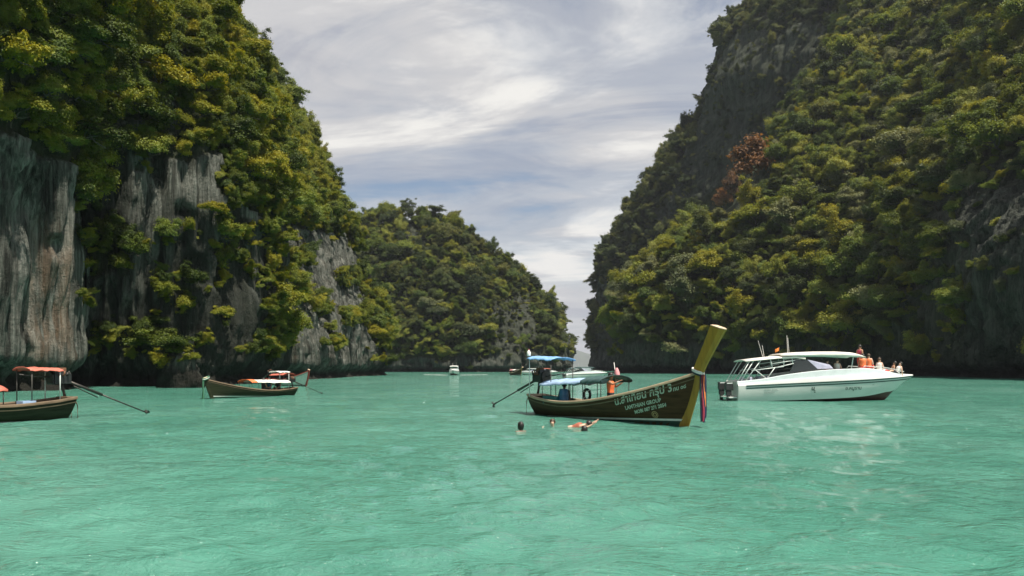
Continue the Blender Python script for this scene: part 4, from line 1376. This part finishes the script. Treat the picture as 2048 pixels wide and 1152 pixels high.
def garland(label, b, p, length, cols, seed, knot=True, drift=(0.10, 0.0), loops=(M_NAVY, M_WCLOTH, M_WCLOTH)):
    """ribbons tied round a prow, hanging down"""
    o = boat_pt(b, p)
    rs = random.Random(seed)
    root = empty('prow_garland', o)
    root.rotation_euler = (0, 0, b.rotation_euler.z)
    tag(root, label, 'garland')
    if knot:
        for k in range(3):
            mb = MB()
            rows = []
            for i in range(17):
                a = i / 16 * 2 * math.pi
                c = Vector((math.cos(a) * 0.23 - 0.04, math.sin(a) * 0.13, 0.05 + k * 0.05 - math.cos(a) * 0.08))
                t = Vector((math.cos(a), math.sin(a), 0))
                rows.append([c + t * 0.035 * math.cos(q) + Vector((0, 0, 0.035 * math.sin(q))) for q in (0, 1.26, 2.5, 3.77, 5.0)])
            mb.grid(rows, close_v=True).build('garland_loop', loops[k], root, True)
    for k, m in enumerate(cols):
        mb = MB()
        rows = []
        ox, oy = rs.uniform(0.03, 0.08), rs.uniform(-0.04, 0.03)
        L = length * rs.uniform(0.82, 1.0)
        ph = rs.uniform(0, 6)
        w0 = rs.uniform(0.045, 0.07)
        for i in range(13):
            f = i / 12
            c = Vector((0.12 + ox + drift[0] * f + 0.015 * math.sin(f * 7 + ph), oy - 0.022 * (k - 1.5) + drift[1] * f, 0.02 - L * f))
            w = w0 * (0.7 + 0.6 * f) * (1 - 0.55 * max(0, f - 0.8) / 0.2)
            a = ph + f * 1.2
            d = Vector((math.cos(a), math.sin(a), 0)) * w
            n = Vector((-math.sin(a), math.cos(a), 0)) * 0.022
            rows.append([c - d, c + n, c + d, c - n])
        mb.grid(rows, close_v=True).build('ribbon', m, root, True)
    return root

# the big longtail in front
b1 = longtail('wooden longtail boat with tall yellow prow and white lettering on its side', 'longtail boats', (3.62, 31.1, 0), math.atan2(-7.8, 4.86), 1.0, writing=True,
              prow_top=3.30, main=(-3.45, 0.75, 1.5, 1.30, 1.52, 0.17, M_BLUEG, M_BLUE_D, -0.55), upper=(-4.62, -2.75, 1.25, 2.42, 2.34, M_BLUE))
garland('navy, crimson and orange ribbons hanging from the tall yellow prow', b1, (5.05, 0, 1.75), 1.75, (M_NAVY, M_SAFFRON, M_CRIMSON, M_NAVY, M_NAVY), 2, True, (0.10, -0.06))
def on_boat(b, p, yaw):
    return boat_pt(b, p), b.rotation_euler.z + yaw
P_, a_ = on_boat(b1, (0.55, -0.15, 1.02), 0.5)
person('person', 'person in orange vest standing in the longtail boat, arm lifted forward', None, P_, a_, 'stand', M_SKIN_T, M_HAIR, M_ORANGE, M_DARKCLOTH,
       arms={'el_r': (0.20, -0.28, 0.34), 'wr_r': (0.42, -0.20, 0.46), 'el_l': (0.10, 0.27, 0.22), 'wr_l': (0.30, 0.20, 0.34)})
P_, a_ = on_boat(b1, (-2.55, -0.10, 0.58), 2.6)
person('person', 'person in dark clothes sitting under the faded blue canopy', None, P_, a_, 'sit', M_SKIN_D, M_HAIR, M_DARKCLOTH, M_DARKCLOTH)
def barrel(b, p, m, label, r=0.19, h=0.62):
    o = empty('plastic_barrel', boat_pt(b, p)); tag(o, label, 'barrel')
    pr = [(0.0, 0.0), (r * 0.92, 0.0), (r, 0.04), (r, h * 0.30), (r * 1.04, h * 0.33), (r, h * 0.36), (r, h * 0.63), (r * 1.04, h * 0.66), (r, h * 0.69), (r, h - 0.05), (r * 0.9, h)]
    MB().lathe(pr, (0, 0, 0), 18).build('shell', m, o, True)
    MB().lathe([(0, h - 0.03), (r * 0.9, h - 0.03), (r * 0.93, h + 0.012), (r * 0.8, h + 0.02), (0, h + 0.02)], (0, 0, 0), 18).build('lid', m, o, True)
barrel(b1, (-2.15, -0.42, 0.48), M_BARREL, 'blue plastic barrel beside the sitting person')
def crate(b, p, d, m, label, name='plastic_crate', rz=0.0):
    o = empty(name, boat_pt(b, p), b.rotation_euler.z + rz); tag(o, label, 'crate')
    x, y, z = d
    for sx in (-1, 1):
        MB().box((sx * (x / 2 - 0.012), 0, z / 2), (0.024, y, z)).build('side_panel', m, o, False, 0.004)
    for sy in (-1, 1):
        MB().box((0, sy * (y / 2 - 0.012), z / 2), (x - 0.052, 0.022, z - 0.006)).build('end_panel', m, o, False, 0.004)
    MB().box((0, 0, 0.016), (x - 0.06, y - 0.06, 0.02)).build('floor', m, o)
    MB().box((0, 0, z - 0.05), (x - 0.056, y - 0.056, 0.04)).build('packed_cover', m, o, False, 0.01)
crate(b1, (-2.75, -0.50, 0.47), (1.0, 0.42, 0.34), M_CRATE, 'long teal crate lying along the near side of the longtail stern')
crate(b1, (-0.15, -0.45, 0.47), (0.5, 0.4, 0.30), M_POLE, 'dark box under the front end of the canopy')
def life_ring(b, p, label):
    o = empty('life_ring', boat_pt(b, p), b.rotation_euler.z); tag(o, label, 'life ring')
    rows = []
    for i in range(25):
        a = i / 24 * 2 * math.pi
        t = Vector((math.cos(a), 0, math.sin(a)))
        rows.append([t * (0.21 + 0.055 * math.cos(q * 0.785)) + Vector((0, 0.055 * math.sin(q * 0.785), 0)) for q in range(8)])
    MB().grid(rows, close_v=True).build('ring', M_BLACK, o, True)
    for k in range(4):
        a = k * 1.571 + 0.785
        MB().box((math.cos(a) * 0.21, 0, math.sin(a) * 0.21), (0.125, 0.122, 0.03), 0, Matrix.Rotation(-a, 3, 'Y')).build('band', M_WHITE_D, o, False, 0.01)
life_ring(b1, (-0.75, -0.30, 0.92), 'black rubber ring propped under the longtail canopy')
crate(b1, (1.02, -0.30, 0.47), (0.34, 0.36, 0.42), M_RED, 'dark red box just ahead of the person in orange')
def flagpole(b, p, h, m, label, furled=True):
    o = empty('flag', boat_pt(b, p), b.rotation_euler.z); tag(o, label, 'flag')
    MB().tube([(0, 0, 0), (-0.02, 0, h * 0.6), (-0.14, 0, h)], [0.018, 0.015, 0.012], 6).build('pole', M_WCLOTH, o, True)
    rs = random.Random(5)
    rows = []
    for i in range(9):
        f = i / 8
        z = h * 0.86 - 0.48 * f
        r = 0.03 + 0.075 * math.sin(f * 2.6) + rs.uniform(0, 0.02)
        rows.append([(0.02 + 0.04 * f + math.cos(q * 0.9) * r * (1 + 0.25 * math.sin(q * 2.1)), math.sin(q * 0.9) * r * 0.8, z) for q in range(7)])
    MB().grid(rows, close_v=True).build('cloth', m, o, True)
flagpole(b1, (-0.05, 0.62, 0.70), 1.50, M_PINK, 'pink and white cloth furled on a leaning pole by the canopy front')
for sx, lab in ((-4.5, 'white plastic jug hung at the stern corner of the blue roof'),):
    o = empty('plastic_jug', boat_pt(b1, (sx - 0.08, -0.55, 2.50)), 0.4); tag(o, lab, 'jug')
    MB().lathe([(0, 0), (0.075, 0.0), (0.085, 0.03), (0.085, 0.17), (0.05, 0.22), (0.028, 0.24), (0.028, 0.28), (0, 0.285)], (0, 0, 0), 12).build('bottle', M_WCLOTH, o, True)
    MB().lathe([(0, 0.275), (0.034, 0.275), (0.034, 0.30), (0, 0.30)], (0, 0, 0), 10).build('cap', M_RED, o, True)

# near-left longtail, bow out of frame
b2 = longtail('longtail boat with faded red roofs, stern and long shaft at the left edge', 'longtail boats', (-19.9, 27.5, 0), math.atan2(-0.89, -0.45), 1.0, prow_top=3.2, hull=M_HULL_G, rail=M_WOOD,
              main=(-2.0, 2.2, 1.5, 1.20, 1.45, 0.16, M_RED_T, M_RED_T, 0.6), upper=(-4.3, -2.95, 1.05, 1.90, 1.94, M_RED_T), shaft_end=0.02)
crate(b2, (-2.9, 0.40, 0.47), (0.5, 0.4, 0.28), M_BLUEG, 'pale blue box in the stern of the left-hand longtail')
# mid-left longtail
b3 = longtail('longtail boat with white canopy moored below the left cliff', 'longtail boats', (-17.75, 54.7, 0), math.atan2(-0.88, -0.48), 0.80, prow_top=1.95, prow=M_HULL_G, hull=M_HULL_G, rail=M_WOOD, zs=0.86,
              main=(-3.6, 1.0, 1.6, 1.40, 1.50, 0.22, M_WHITE_T, M_ORANGE, 0.35), upper=(-3.75, -2.35, 1.2, 2.45, 2.45, M_WHITE_T), shaft_end=0.05)
garland('green ribbons hanging in front of the bow of the white-roofed longtail', b3, (5.05, 0, 1.75), 1.55, (M_GREENR, M_GREENR, M_GREENR), 4, True, (0.05, 0.0), (M_GREENR, M_WCLOTH, M_GREENR))
for k, (x, y, yaw, v, lab) in enumerate(((-1.0, 0.15, 3.0, M_DARKCLOTH, 'person in dark top sitting foremost under the white canopy'), (-1.9, -0.1, 0.1, M_BARREL, 'person in blue sitting midway under the white canopy'), (-2.8, 0.1, 0.1, M_DARKCLOTH, 'person in dark top sitting nearest the engine under the white canopy'))):
    P_, a_ = on_boat(b3, (x, y, 0.72), yaw)
    person('person', lab, 'people under the white canopy', P_, a_, 'sit', M_SKIN_T, M_HAIR, v, M_DARKCLOTH)
# bow of another longtail behind it
b4 = longtail('red and white longtail bow showing behind the white-roofed boat', 'longtail boats', (-24.9, 88.5, 0), math.atan2(-0.72, 0.70), 0.9, hull=M_WHITE_D, rail=M_HULL_RED, prow=M_HULL_RED, prow_top=1.95,
              main=(-3.4, 0.4, 1.5, 1.25, 1.35, 0.16, M_RED_T, M_RED_T, -1.0), engine=True)
# far longtail
b5 = longtail('small far longtail with pinkish roof below the middle headland', 'longtail boats', (1.0, 208, 0), R_(-72), 0.95, prow_top=2.2, main=(-3.4, 1.6, 1.6, 1.35, 1.4, 0.2, M_PINK, M_WHITE_T, -0.8), engine=True)

# ------------------------------------------------------------------ speedboat
SB = [  # x, keel z, chine (y, z), sheer (y, z), coaming (y, z)
    (-5.05, -0.30, (1.22, 0.08), (1.42, 1.02), (1.22, 1.30)),
    (-3.60, -0.34, (1.28, 0.08), (1.52, 1.06), (1.36, 1.42)),
    (-2.00, -0.36, (1.30, 0.09), (1.58, 1.10), (1.44, 1.66)),
    (0.00, -0.36, (1.26, 0.11), (1.60, 1.14), (1.44, 1.84)),
    (1.60, -0.35, (1.15, 0.14), (1.56, 1.17), (1.34, 1.88)),
    (3.00, -0.32, (0.92, 0.22), (1.36, 1.20), (1.08, 1.86)),
    (4.20, -0.22, (0.50, 0.38), (1.00, 1.24), (0.72, 1.68)),
    (4.95, 0.43, (0.06, 0.47), (0.66, 1.26), (0.42, 1.52)),
    (5.60, 0.90, (0.03, 0.93), (0.32, 1.29), (0.16, 1.42)),
    (6.20, 1.29, (0.01, 1.30), (0.04, 1.33), (0.02, 1.36)),
]
def speedboat(label, group, loc, rz, pitch=0.0, scale=1.0, writing=True, frames=True, roofmat=None, motors=2):
    root = empty('speedboat', loc, rz)
    root.rotation_euler = (0, pitch, rz)
    root.scale = (scale,) * 3
    tag(root, label, 'boat', group)
    T = np.array([[r[0], r[1], r[2][0], r[2][1], r[3][0], r[3][1], r[4][0], r[4][1]] for r in SB])
    T = catmull(T, 46, 0)
    def side(s, cols):
        return [[(r[0], s * r[c] if c else 0.0, r[z]) for c, z in cols] for r in T]
    mb = MB()
    for s in (-1, 1):
        rows = [[Vector((r[0], s * (r[2] + (r[4] - r[2]) * f + 0.05 * math.sin(f * math.pi)), r[3] + (r[5] - r[3]) * f)) for f in (0, 0.25, 0.5, 0.75, 1)] for r in T]
        mb.grid(rows)
    r = T[0]
    mb.add([(r[0], -r[2], r[3]), (r[0], r[2], r[3]), (r[0], r[4], r[5]), (r[0], -r[4], r[5])], [(0, 1, 2, 3)])
    h = mb.build('hull', M_WHITE, root, True)
    mb = MB()
    for s in (-1, 1):
        mb.grid([[Vector((r[0], 0, r[1])), Vector((r[0], s * r[2] * 0.55, r[1] + (r[3] - r[1]) * 0.5)), Vector((r[0], s * (r[2] + 0.004), r[3] + 0.004))] for r in T])
    r = T[0]
    mb.add([(r[0], 0, r[1]), (r[0], r[2], r[3]), (r[0], -r[2], r[3])], [(0, 1, 2)])
    mb.build('hull_bottom', M_ANTI, h, True)
    for s in (-1, 1):
        for z0, z1, m, nm, off in ((-0.20, -0.13, M_TEAL, 'side_stripe', 0.012), (-0.06, 0.03, M_TEAL, 'rub_rail', 0.04)):
            rows = []
            for r in T[2:]:
                f0 = 1 + z0 / max(r[5] - r[3], 0.05); f1 = 1 + z1 / max(r[5] - r[3], 0.05)
                f0, f1 = max(f0, 0), max(f1, 0.05)
                y0 = r[2] + (r[4] - r[2]) * f0 + 0.05 * math.sin(min(f0, 1) * math.pi); y1 = r[2] + (r[4] - r[2]) * f1 + 0.05 * max(math.sin(f1 * math.pi), 0)
                za, zb = r[3] + (r[5] - r[3]) * f0, r[3] + (r[5] - r[3]) * f1
                rows.append([(r[0], s * y0, za), (r[0], s * (y0 + off), za + 0.01), (r[0], s * (y1 + off), zb - 0.01), (r[0], s * y1, zb)])
            MB().grid(rows).build(nm, m, h, True)
    # topsides above the rail, cockpit well and foredeck
    mb = MB()
    for s in (-1, 1):
        rows = []
        for r in T:
            ins = 0.62 if r[0] > 2.35 else 0.90
            y, z, cy, cz = r[4], r[5], r[6], r[7]
            zm = z + (cz - z) * 0.42
            rows.append([(r[0], s * y, z), (r[0], s * (y - 0.015), z + 0.05), (r[0], s * (y * 0.72 + cy * 0.28), zm - 0.03), (r[0], s * (y * 0.62 + cy * 0.38), zm)])
        mb.grid(rows)
    mb.build('topsides', M_WHITE, root, True)
    mb = MB()
    for s in (-1, 1):
        rows = []
        for r in T:
            y, z, cy, cz = r[4], r[5], r[6], r[7]
            zm = z + (cz - z) * 0.42
            rows.append([(r[0], s * (y * 0.62 + cy * 0.38 - 0.002), zm + 0.001), (r[0], s * (cy * 0.98 + 0.03 * y), zm + 0.012), (r[0], s * cy, cz - 0.03), (r[0], s * cy * 0.97, cz)])
        mb.grid(rows)
    mb.build('coaming', M_PALE, root)
    mb = MB()
    cut = [r for r in T if r[0] <= 2.4]
    for s in (-1, 1):
        mb.grid([[(r[0], s * r[6] * 0.97, r[7] - 0.002), (r[0], s * r[6] * 0.88, r[7] - 0.01), (r[0], s * r[6] * 0.86, 0.72)] for r in cut])
    mb.grid([[(r[0], -r[6] * 0.86, 0.72), (r[0], r[6] * 0.86, 0.72)] for r in cut])
    mb.add([(T[0][0] + 0.01, -1.15, 0.7), (T[0][0] + 0.01, 1.15, 0.7), (T[0][0] + 0.01, 1.18, 1.28), (T[0][0] + 0.01, -1.18, 1.28)], [(0, 1, 2, 3)])
    mb.build('cockpit', M_WHITE_D, root)
    fore = [r for r in T if r[0] > 2.3]
    mb = MB().grid([[(r[0], r[6] * 0.97 * a, r[7] - 0.003 + 0.05 * (1 - a * a)) for a in (-1, -0.5, 0, 0.5, 1)] for r in fore])
    mb.build('foredeck', M_WHITE, root, True)
    for k in range(4):
        for s in (-1, 1):
            MB().box((-3.9 + k * 1.05, s * 0.78, 0.98), (0.62, 0.62, 0.5)).box((-4.17 + k * 1.05, s * 0.78, 1.34), (0.14, 0.6, 0.4)).build('seat', M_LILAC if k < 3 else M_GREY, root, False, 0.03)
    # hard top: thin aft roof and thicker fore roof
    rm = roofmat or M_CREAM
    def roof(name, prof, w, thick, m):
        rows_t, rows_b = [], []
        for x, z, t in prof:
            rows_t.append([(x, w / 2 * a, z + 0.10 * (1 - a * a)) for a in (-1, -0.7, -0.35, 0, 0.35, 0.7, 1)])
            rows_b.append([(x, w / 2 * a * 0.99, z + 0.10 * (1 - a * a) - t) for a in (-1, -0.7, -0.35, 0, 0.35, 0.7, 1)])
        mb = MB().grid(rows_t).grid(rows_b)
        n, L = len(prof), 7
        for i in range(n - 1):
            for j in (0, 6):
                mb.f.append((i * L + j, (i + 1) * L + j, n * L + (i + 1) * L + j, n * L + i * L + j))
        for i in (0, n - 1):
            for j in range(6):
                mb.f.append((i * L + j, i * L + j + 1, n * L + i * L + j + 1, n * L + i * L + j))
        return mb.build(name, m, root, True)
    roof('aft_roof', [(-4.5, 2.50, 0.05), (-3.6, 2.58, 0.06), (-2.6, 2.66, 0.07), (-1.5, 2.70, 0.10), (-0.9, 2.62, 0.12)], 2.5, 0.06, rm)
    roof('hard_top', [(-2.3, 2.80, 0.06), (-1.4, 2.86, 0.14), (0.0, 2.88, 0.20), (1.3, 2.85, 0.22), (2.1, 2.78, 0.22), (2.5, 2.66, 0.12), (2.72, 2.56, 0.03)], 2.6, 0.2, rm)
    if frames:
        for s in (-1, 1):
            y = s * 1.16
            for a, b in (((-5.0, y, 1.30), (-4.25, y, 2.5)), ((-4.8, y, 1.33), (-4.0, y, 2.52)), ((-4.5, y, 1.36), (-3.55, y, 2.56)), ((-3.95, y, 1.98), (-3.3, y, 1.44)), ((-4.15, y, 1.92), (-2.2, y, 2.12)),
                         ((-3.2, y, 1.46), (-2.75, y, 2.06)), ((-2.75, y, 2.06), (-1.3, y, 2.34)), ((-3.0, y, 2.60), (-2.9, y, 2.05)), ((-2.2, y, 2.64), (-2.2, y, 2.14)), ((-1.7, y, 2.66), (-1.65, y, 2.26)), ((-2.9, y, 2.30), (-1.2, y, 2.52))):
                MB().tube([a, b], 0.026, 7).build('roof_frame', M_STEEL, root, True)
        # side glass and windscreen
        for s in (-1, 1):
            y = s * 1.20
            MB().add([(-1.9, y, 1.72), (0.1, y * 1.05, 1.90), (-0.9, y, 2.52), (-1.5, y, 2.50), (-1.9, y - s * 0.015, 1.72), (0.1, y * 1.05 - s * 0.015, 1.90), (-0.9, y - s * 0.015, 2.52), (-1.5, y - s * 0.015, 2.50)],
                     [(0, 1, 2, 3), (7, 6, 5, 4), (0, 4, 5, 1), (1, 5, 6, 2), (2, 6, 7, 3), (3, 7, 4, 0)]).build('side_window', M_GLASS, root)
            MB().add([(-0.80, y * 1.02, 2.50), (-0.20, y * 1.05, 1.92), (0.75, y * 1.04, 1.92), (0.55, y * 1.0, 2.16), (-0.80, y * 1.02 - s * 0.03, 2.50), (-0.20, y * 1.05 - s * 0.03, 1.92), (0.75, y * 1.04 - s * 0.03, 1.92), (0.55, y - s * 0.03, 2.16)],
                     [(0, 1, 2, 3), (7, 6, 5, 4), (0, 4, 5, 1), (1, 5, 6, 2), (2, 6, 7, 3), (3, 7, 4, 0)]).build('screen_side', M_LILAC, root)
        MB().add([(0.75, -1.2, 1.88), (0.75, 1.2, 1.88), (0.35, 1.1, 2.30), (0.35, -1.1, 2.30), (0.77, -1.2, 1.88), (0.77, 1.2, 1.88), (0.37, 1.1, 2.30), (0.37, -1.1, 2.30)],
                 [(0, 1, 2, 3), (7, 6, 5, 4), (0, 4, 5, 1), (1, 5, 6, 2), (2, 6, 7, 3), (3, 7, 4, 0)]).build('windscreen', M_GLASS, root)
        for s in (-1, 1):
            MB().tube([(1.9, s * 1.1, 1.88), (2.05, s * 1.12, 2.66)], 0.03, 7).build('roof_post', M_STEEL, root, True)
            pts = [(2.6, s * 1.12, 1.88), (2.7, s * 1.1, 2.02), (4.0, s * 0.74, 1.92), (5.1, s * 0.36, 1.72), (5.6, s * 0.1, 1.60), (5.62, 0, 1.59)]
            MB().tube(pts, 0.018, 6).build('bow_rail', M_STEEL, root, True)
        for (x, y, z, dx, l) in ((-3.25, -0.6, 2.68, -0.28, 1.05), (-2.75, 0.7, 2.72, -0.10, 0.75), (-1.62, -0.5, 2.92, -0.06, 0.95), (-1.30, 0.6, 2.94, -0.03, 1.1)):
            MB().tube([(x, y, z), (x + dx, y, z + l)], [0.018, 0.007], 5).build('antenna', M_WCLOTH, root, True)
    for k in range(motors):
        y = (k - (motors - 1) / 2) * 1.5
        o = MB().box((-5.42, y, 1.00), (0.48, 0.36, 0.50)).box((-5.46, y, 0.60), (0.34, 0.26, 0.3)).build('outboard_motor', M_BLACK, root, False, 0.06)
        MB().box((-5.48, y, 0.15), (0.20, 0.10, 0.85)).build('motor_leg', M_BLACK, o, False, 0.03)
        MB().box((-5.42, y, 1.19), (0.34, 0.366, 0.05)).build('cowl_band', M_STEEL, o, False, 0.01)
    MB().box((-5.30, 0, 0.34), (0.5, 2.3, 0.07)).build('swim_platform', M_WHITE, root, False, 0.02)
    if writing:
        def place(x0, z0):
            def f(s, t):
                x, z = x0 + s, z0 + t
                i = int(np.argmin(np.abs(T[:, 0] - x)))
                a, b = T[max(i - 1, 0)], T[min(i + 1, len(T) - 1)]
                k = 0 if b[0] == a[0] else min(max((x - a[0]) / (b[0] - a[0]), 0), 1)
                r = a * (1 - k) + b * k
                fz = (z - r[3]) / (r[5] - r[3])
                return Vector((x, -(r[2] + (r[4] - r[2]) * fz + 0.05 * math.sin(min(max(fz, 0), 1) * math.pi) + 0.012), z))
            return f
        wrap_text('lettering', 'อ.หนูราน', 0.30, M_LETTER_D, h, place(1.35, 0.62), 0.003)
        wrap_text('lettering', 'SPEED BOAT', 0.155, M_LETTER_G, h, place(-3.55, 0.70), 0.004)
        wrap_text('lettering', '9087654321', 0.13, M_LETTER_G, h, place(-3.55, 0.54), 0.004)
        wrap_text('emblem', 'น', 0.34, M_LETTER_D, h, place(-0.72, 0.66), 0.012)
        wrap_text('emblem', 'ะ', 0.30, M_LETTER_D, h, place(-0.55, 0.50), 0.008)
        wrap_text('lettering', '88', 0.12, M_LETTER_G, h, place(3.1, 0.86), 0.003)
    return root
s1 = speedboat('white speedboat with cream hard top, dark stripe and two outboard motors', 'speedboats', (18.55, 49.0, 0.0), R_(1.0), R_(-1.5))
def flag_small(b, p, m, label):
    o = empty('flag', boat_pt(b, p), b.rotation_euler.z); tag(o, label, 'flag')
    MB().tube([(0, 0, 0), (0, 0, 0.42)], 0.012, 5).build('pole', M_POLE, o, True)
    rows = [[(-0.26 * i / 6, 0.03 * math.sin(i * 1.3), 0.40 - 0.02 * i), (-0.26 * i / 6, 0.03 * math.sin(i * 1.3 + 0.6), 0.20 - 0.02 * i)] for i in range(7)]
    MB().grid(rows).grid([[(x, y + 0.006, z) for x, y, z in r] for r in rows]).build('cloth', m, o, True)
flag_small(s1, (-2.0, 0.1, 2.90), M_SAFFRON, 'small orange flag on the speedboat roof')
SP = [((2.95, -0.35, 1.99), 1.3, 'sit', M_SKIN_T, M_HAIR, M_ORANGE, M_RED, 'person in orange vest sitting on the speedboat foredeck nearest the roof'),
      ((3.35, -0.25, 1.98), 0.8, 'sit', M_SKIN_L, M_HAIR_B, M_ORANGE, M_RED, 'person in orange vest sitting second from the speedboat roof'),
      ((3.10, 0.35, 2.55), 0.4, 'stand', M_SKIN_T, M_HAIR, M_CRIMSON, M_RED, 'person in crimson top standing tallest on the speedboat foredeck'),
      ((4.15, 0.05, 1.72), 0.5, 'sit', M_SKIN_L, M_HAIR_B, M_WCLOTH, M_WCLOTH, 'person in white sitting in the middle of the speedboat bow'),
      ((4.85, 0.10, 1.55), 2.9, 'recline', M_SKIN_T, M_HAIR, None, M_RED, 'person in red shorts leaning back near the tip of the speedboat bow'),
      ((5.15, -0.10, 1.50), 3.3, 'recline', M_SKIN_L, M_HAIR, M_WCLOTH, M_DARKCLOTH, 'person in white top lying foremost on the speedboat bow'),
      ((0.55, -0.75, 1.72), 0.2, 'sit', M_SKIN_L, M_HAIR, M_RED, M_DARKCLOTH, 'person in red top sitting behind the speedboat windscreen'),
      ((1.20, -0.72, 1.74), 0.6, 'sit', M_SKIN_L, M_HAIR_B, M_WCLOTH, M_RED, 'person in white top sitting under the front end of the speedboat roof'),
      ((-1.2, -0.45, 1.62), 0.0, 'sit', M_SKIN_T, M_HAIR, M_DARKCLOTH, M_DARKCLOTH, 'person in dark top sitting inside the speedboat cabin')]
for p, yaw, pose, sk, hr, v, sh, lab in SP:
    P_, a_ = on_boat(s1, p, yaw)
    person('person', lab, 'people on the speedboat', P_, a_, pose, sk, hr, v, sh)

# far boats
f1 = speedboat('small white cabin boat heading in with a white wake, far left of centre', 'speedboats', (-15.4, 212, 0), R_(-88), R_(-1.5), 0.85, False, True, M_WHITE, 2)
f2 = speedboat('white speedboat in the gap behind the blue-roofed longtail', 'speedboats', (13.6, 150, 0), R_(8), R_(-1.0), 0.72, False, True, M_BLUE_D, 2)
f3 = speedboat('grey-white boat partly hidden behind the longtail engine', 'speedboats', (5.6, 215, 0), R_(160), 0, 0.6, False, True, M_WHITE, 2)
f4 = speedboat('far boat with red roof just right of the longtail engine', 'speedboats', (9.6, 230, 0), R_(12), 0, 0.6, False, True, M_RED_T, 2)

# ------------------------------------------------------------------ swimmers
def swimmer(label, x, y, rz, skin, hair, vest=None, long_hair=False, sink=0.50, arms=None, tilt=(0, 0)):
    w = on_water(x, y)
    person('person', label, 'swimmers by the longtail boat', (w.x, w.y, -sink - 0.07), rz, 'swim', skin, hair, vest, None, arms, tilt, long_hair)
swimmer('swimmer with long black hair, farthest from the longtail boat', 1042, 862, R_(115), M_SKIN_D, M_HAIR, M_DARKCLOTH, True, 0.42, {'el_r': (0.10, -0.28, 0.20), 'wr_r': (0.25, -0.30, 0.22), 'el_l': (0.10, 0.28, 0.20), 'wr_l': (0.25, 0.3, 0.22)})
swimmer('pale swimmer facing the camera, second from the left', 1105, 852, R_(-105), M_SKIN_L, M_HAIR_B, None, False, 0.47, {'el_r': (0.20, -0.30, 0.24), 'wr_r': (0.40, -0.32, 0.28), 'el_l': (0.2, 0.3, 0.24), 'wr_l': (0.4, 0.3, 0.28)})
swimmer('swimmer in dull red stretched out along the water toward the hull', 1140, 853, R_(-12), M_SKIN_L, M_HAIR, M_REDSWIM, False, 0.05, {'el_r': (0.10, -0.24, 0.62), 'wr_r': (0.06, -0.22, 0.86), 'el_l': (0.05, 0.26, 0.64), 'wr_l': (0.02, 0.24, 0.88)}, (0, 1.22))
swimmer('dark-haired swimmer lowest in the water beside the arm of the stretched-out swimmer', 1169, 861, R_(160), M_SKIN_D, M_HAIR, None, True, 0.56, {'el_r': (0.26, -0.2, 0.3), 'wr_r': (0.46, -0.22, 0.36), 'el_l': (0.2, 0.3, 0.3), 'wr_l': (0.4, 0.34, 0.36)})

# ------------------------------------------------------------------ the bush on the small rock under the left cliff, and its rock
def rock_lump(name, label, c, r, seed, m):
    bm = bmesh.new()
    bmesh.ops.create_icosphere(bm, subdivisions=4, radius=1.0)
    co = np.array([v.co[:] for v in bm.verts])
    d = 1 + 0.35 * fbm(co * 1.3 + seed, 4) + 0.12 * fbm(co * np.array([4, 4, 1.2]) + seed, 3)
    for v, k in zip(bm.verts, d):
        v.co = Vector(v.co) * k
        v.co = Vector((v.co.x * r[0], v.co.y * r[1], v.co.z * r[2]))
    me = bpy.data.meshes.new(name); bm.to_mesh(me); bm.free()
    o = link_mesh(name, me, m, None, True); o.location = c
    tag(o, label, 'rock')
    return o
rc = on_water(352, 776)
rock_lump('sea_rock', 'pale rock at the water under the yellow-green bush on the left', (rc.x, rc.y + 1.0, 0.6), (2.2, 1.5, 2.6), 3.0, M_ROCK_L)
for dx, dz, r, lab in ((-0.2, 2.9, 1.9, 'bright yellow-green bush crowning the small rock at the waterline'), (-1.5, 1.7, 1.2, 'low bush on the landward side of the small rock at the waterline'), (1.3, 2.2, 1.1, 'small bush on the seaward side of the small rock at the waterline')):
    place_tree('bush', (rc.x + dx, rc.y + 0.8, dz), (0.1, -0.8, 0.3), r, 'Y', rt.randrange(4), lab, 'bushes on the small rock', 'bush', 0)
# the leaning tree at the tip of the right-hand peak
h_ = spot_on(1192, 560, (C_RB,))
if h_ is not None and h_[0] is not None:
    for k, (ox, oz, r) in enumerate(((-4.5, 0, 3.6), (-3.0, 7.0, 3.4))):
        q = Vector(h_[0]) + Vector((ox * 0.3, -1, oz))
        place_tree('jungle_tree', q, (-0.95, -0.2, 0.1), r, 'G', k, ('tree leaning out lowest from the left edge of the right-hand peak', 'light green tree just above the leaning one at the edge of the right-hand peak')[k], None, 'tree', k)

# ------------------------------------------------------------------ foam at the moving boats
def foam(name, label, pts, seed):
    rs = random.Random(seed)
    mb = MB()
    for (x, y, rx, ry) in pts:
        n = 9
        ring = []
        for k in range(n):
            a = k / n * 2 * math.pi
            f = rs.uniform(0.6, 1.2)
            ring.append((x + math.cos(a) * rx * f, y + math.sin(a) * ry * f, 0.03))
        mb.add([(x, y, 0.06)] + ring, [(0, 1 + k, 1 + (k + 1) % n) for k in range(n)])
    o = mb.build(name, M_FOAM, None)
    tag(o, label, None, None, 'stuff')
rf = random.Random(8)
foam('foam', 'white bow wave and wake of the far white cabin boat', [(-15.4 + s * (2.0 + k * 0.9) + rf.uniform(-0.3, 0.3), 209 + k * 1.5, 0.9, 0.8) for k in range(8) for s in (-1, 1)], 1)
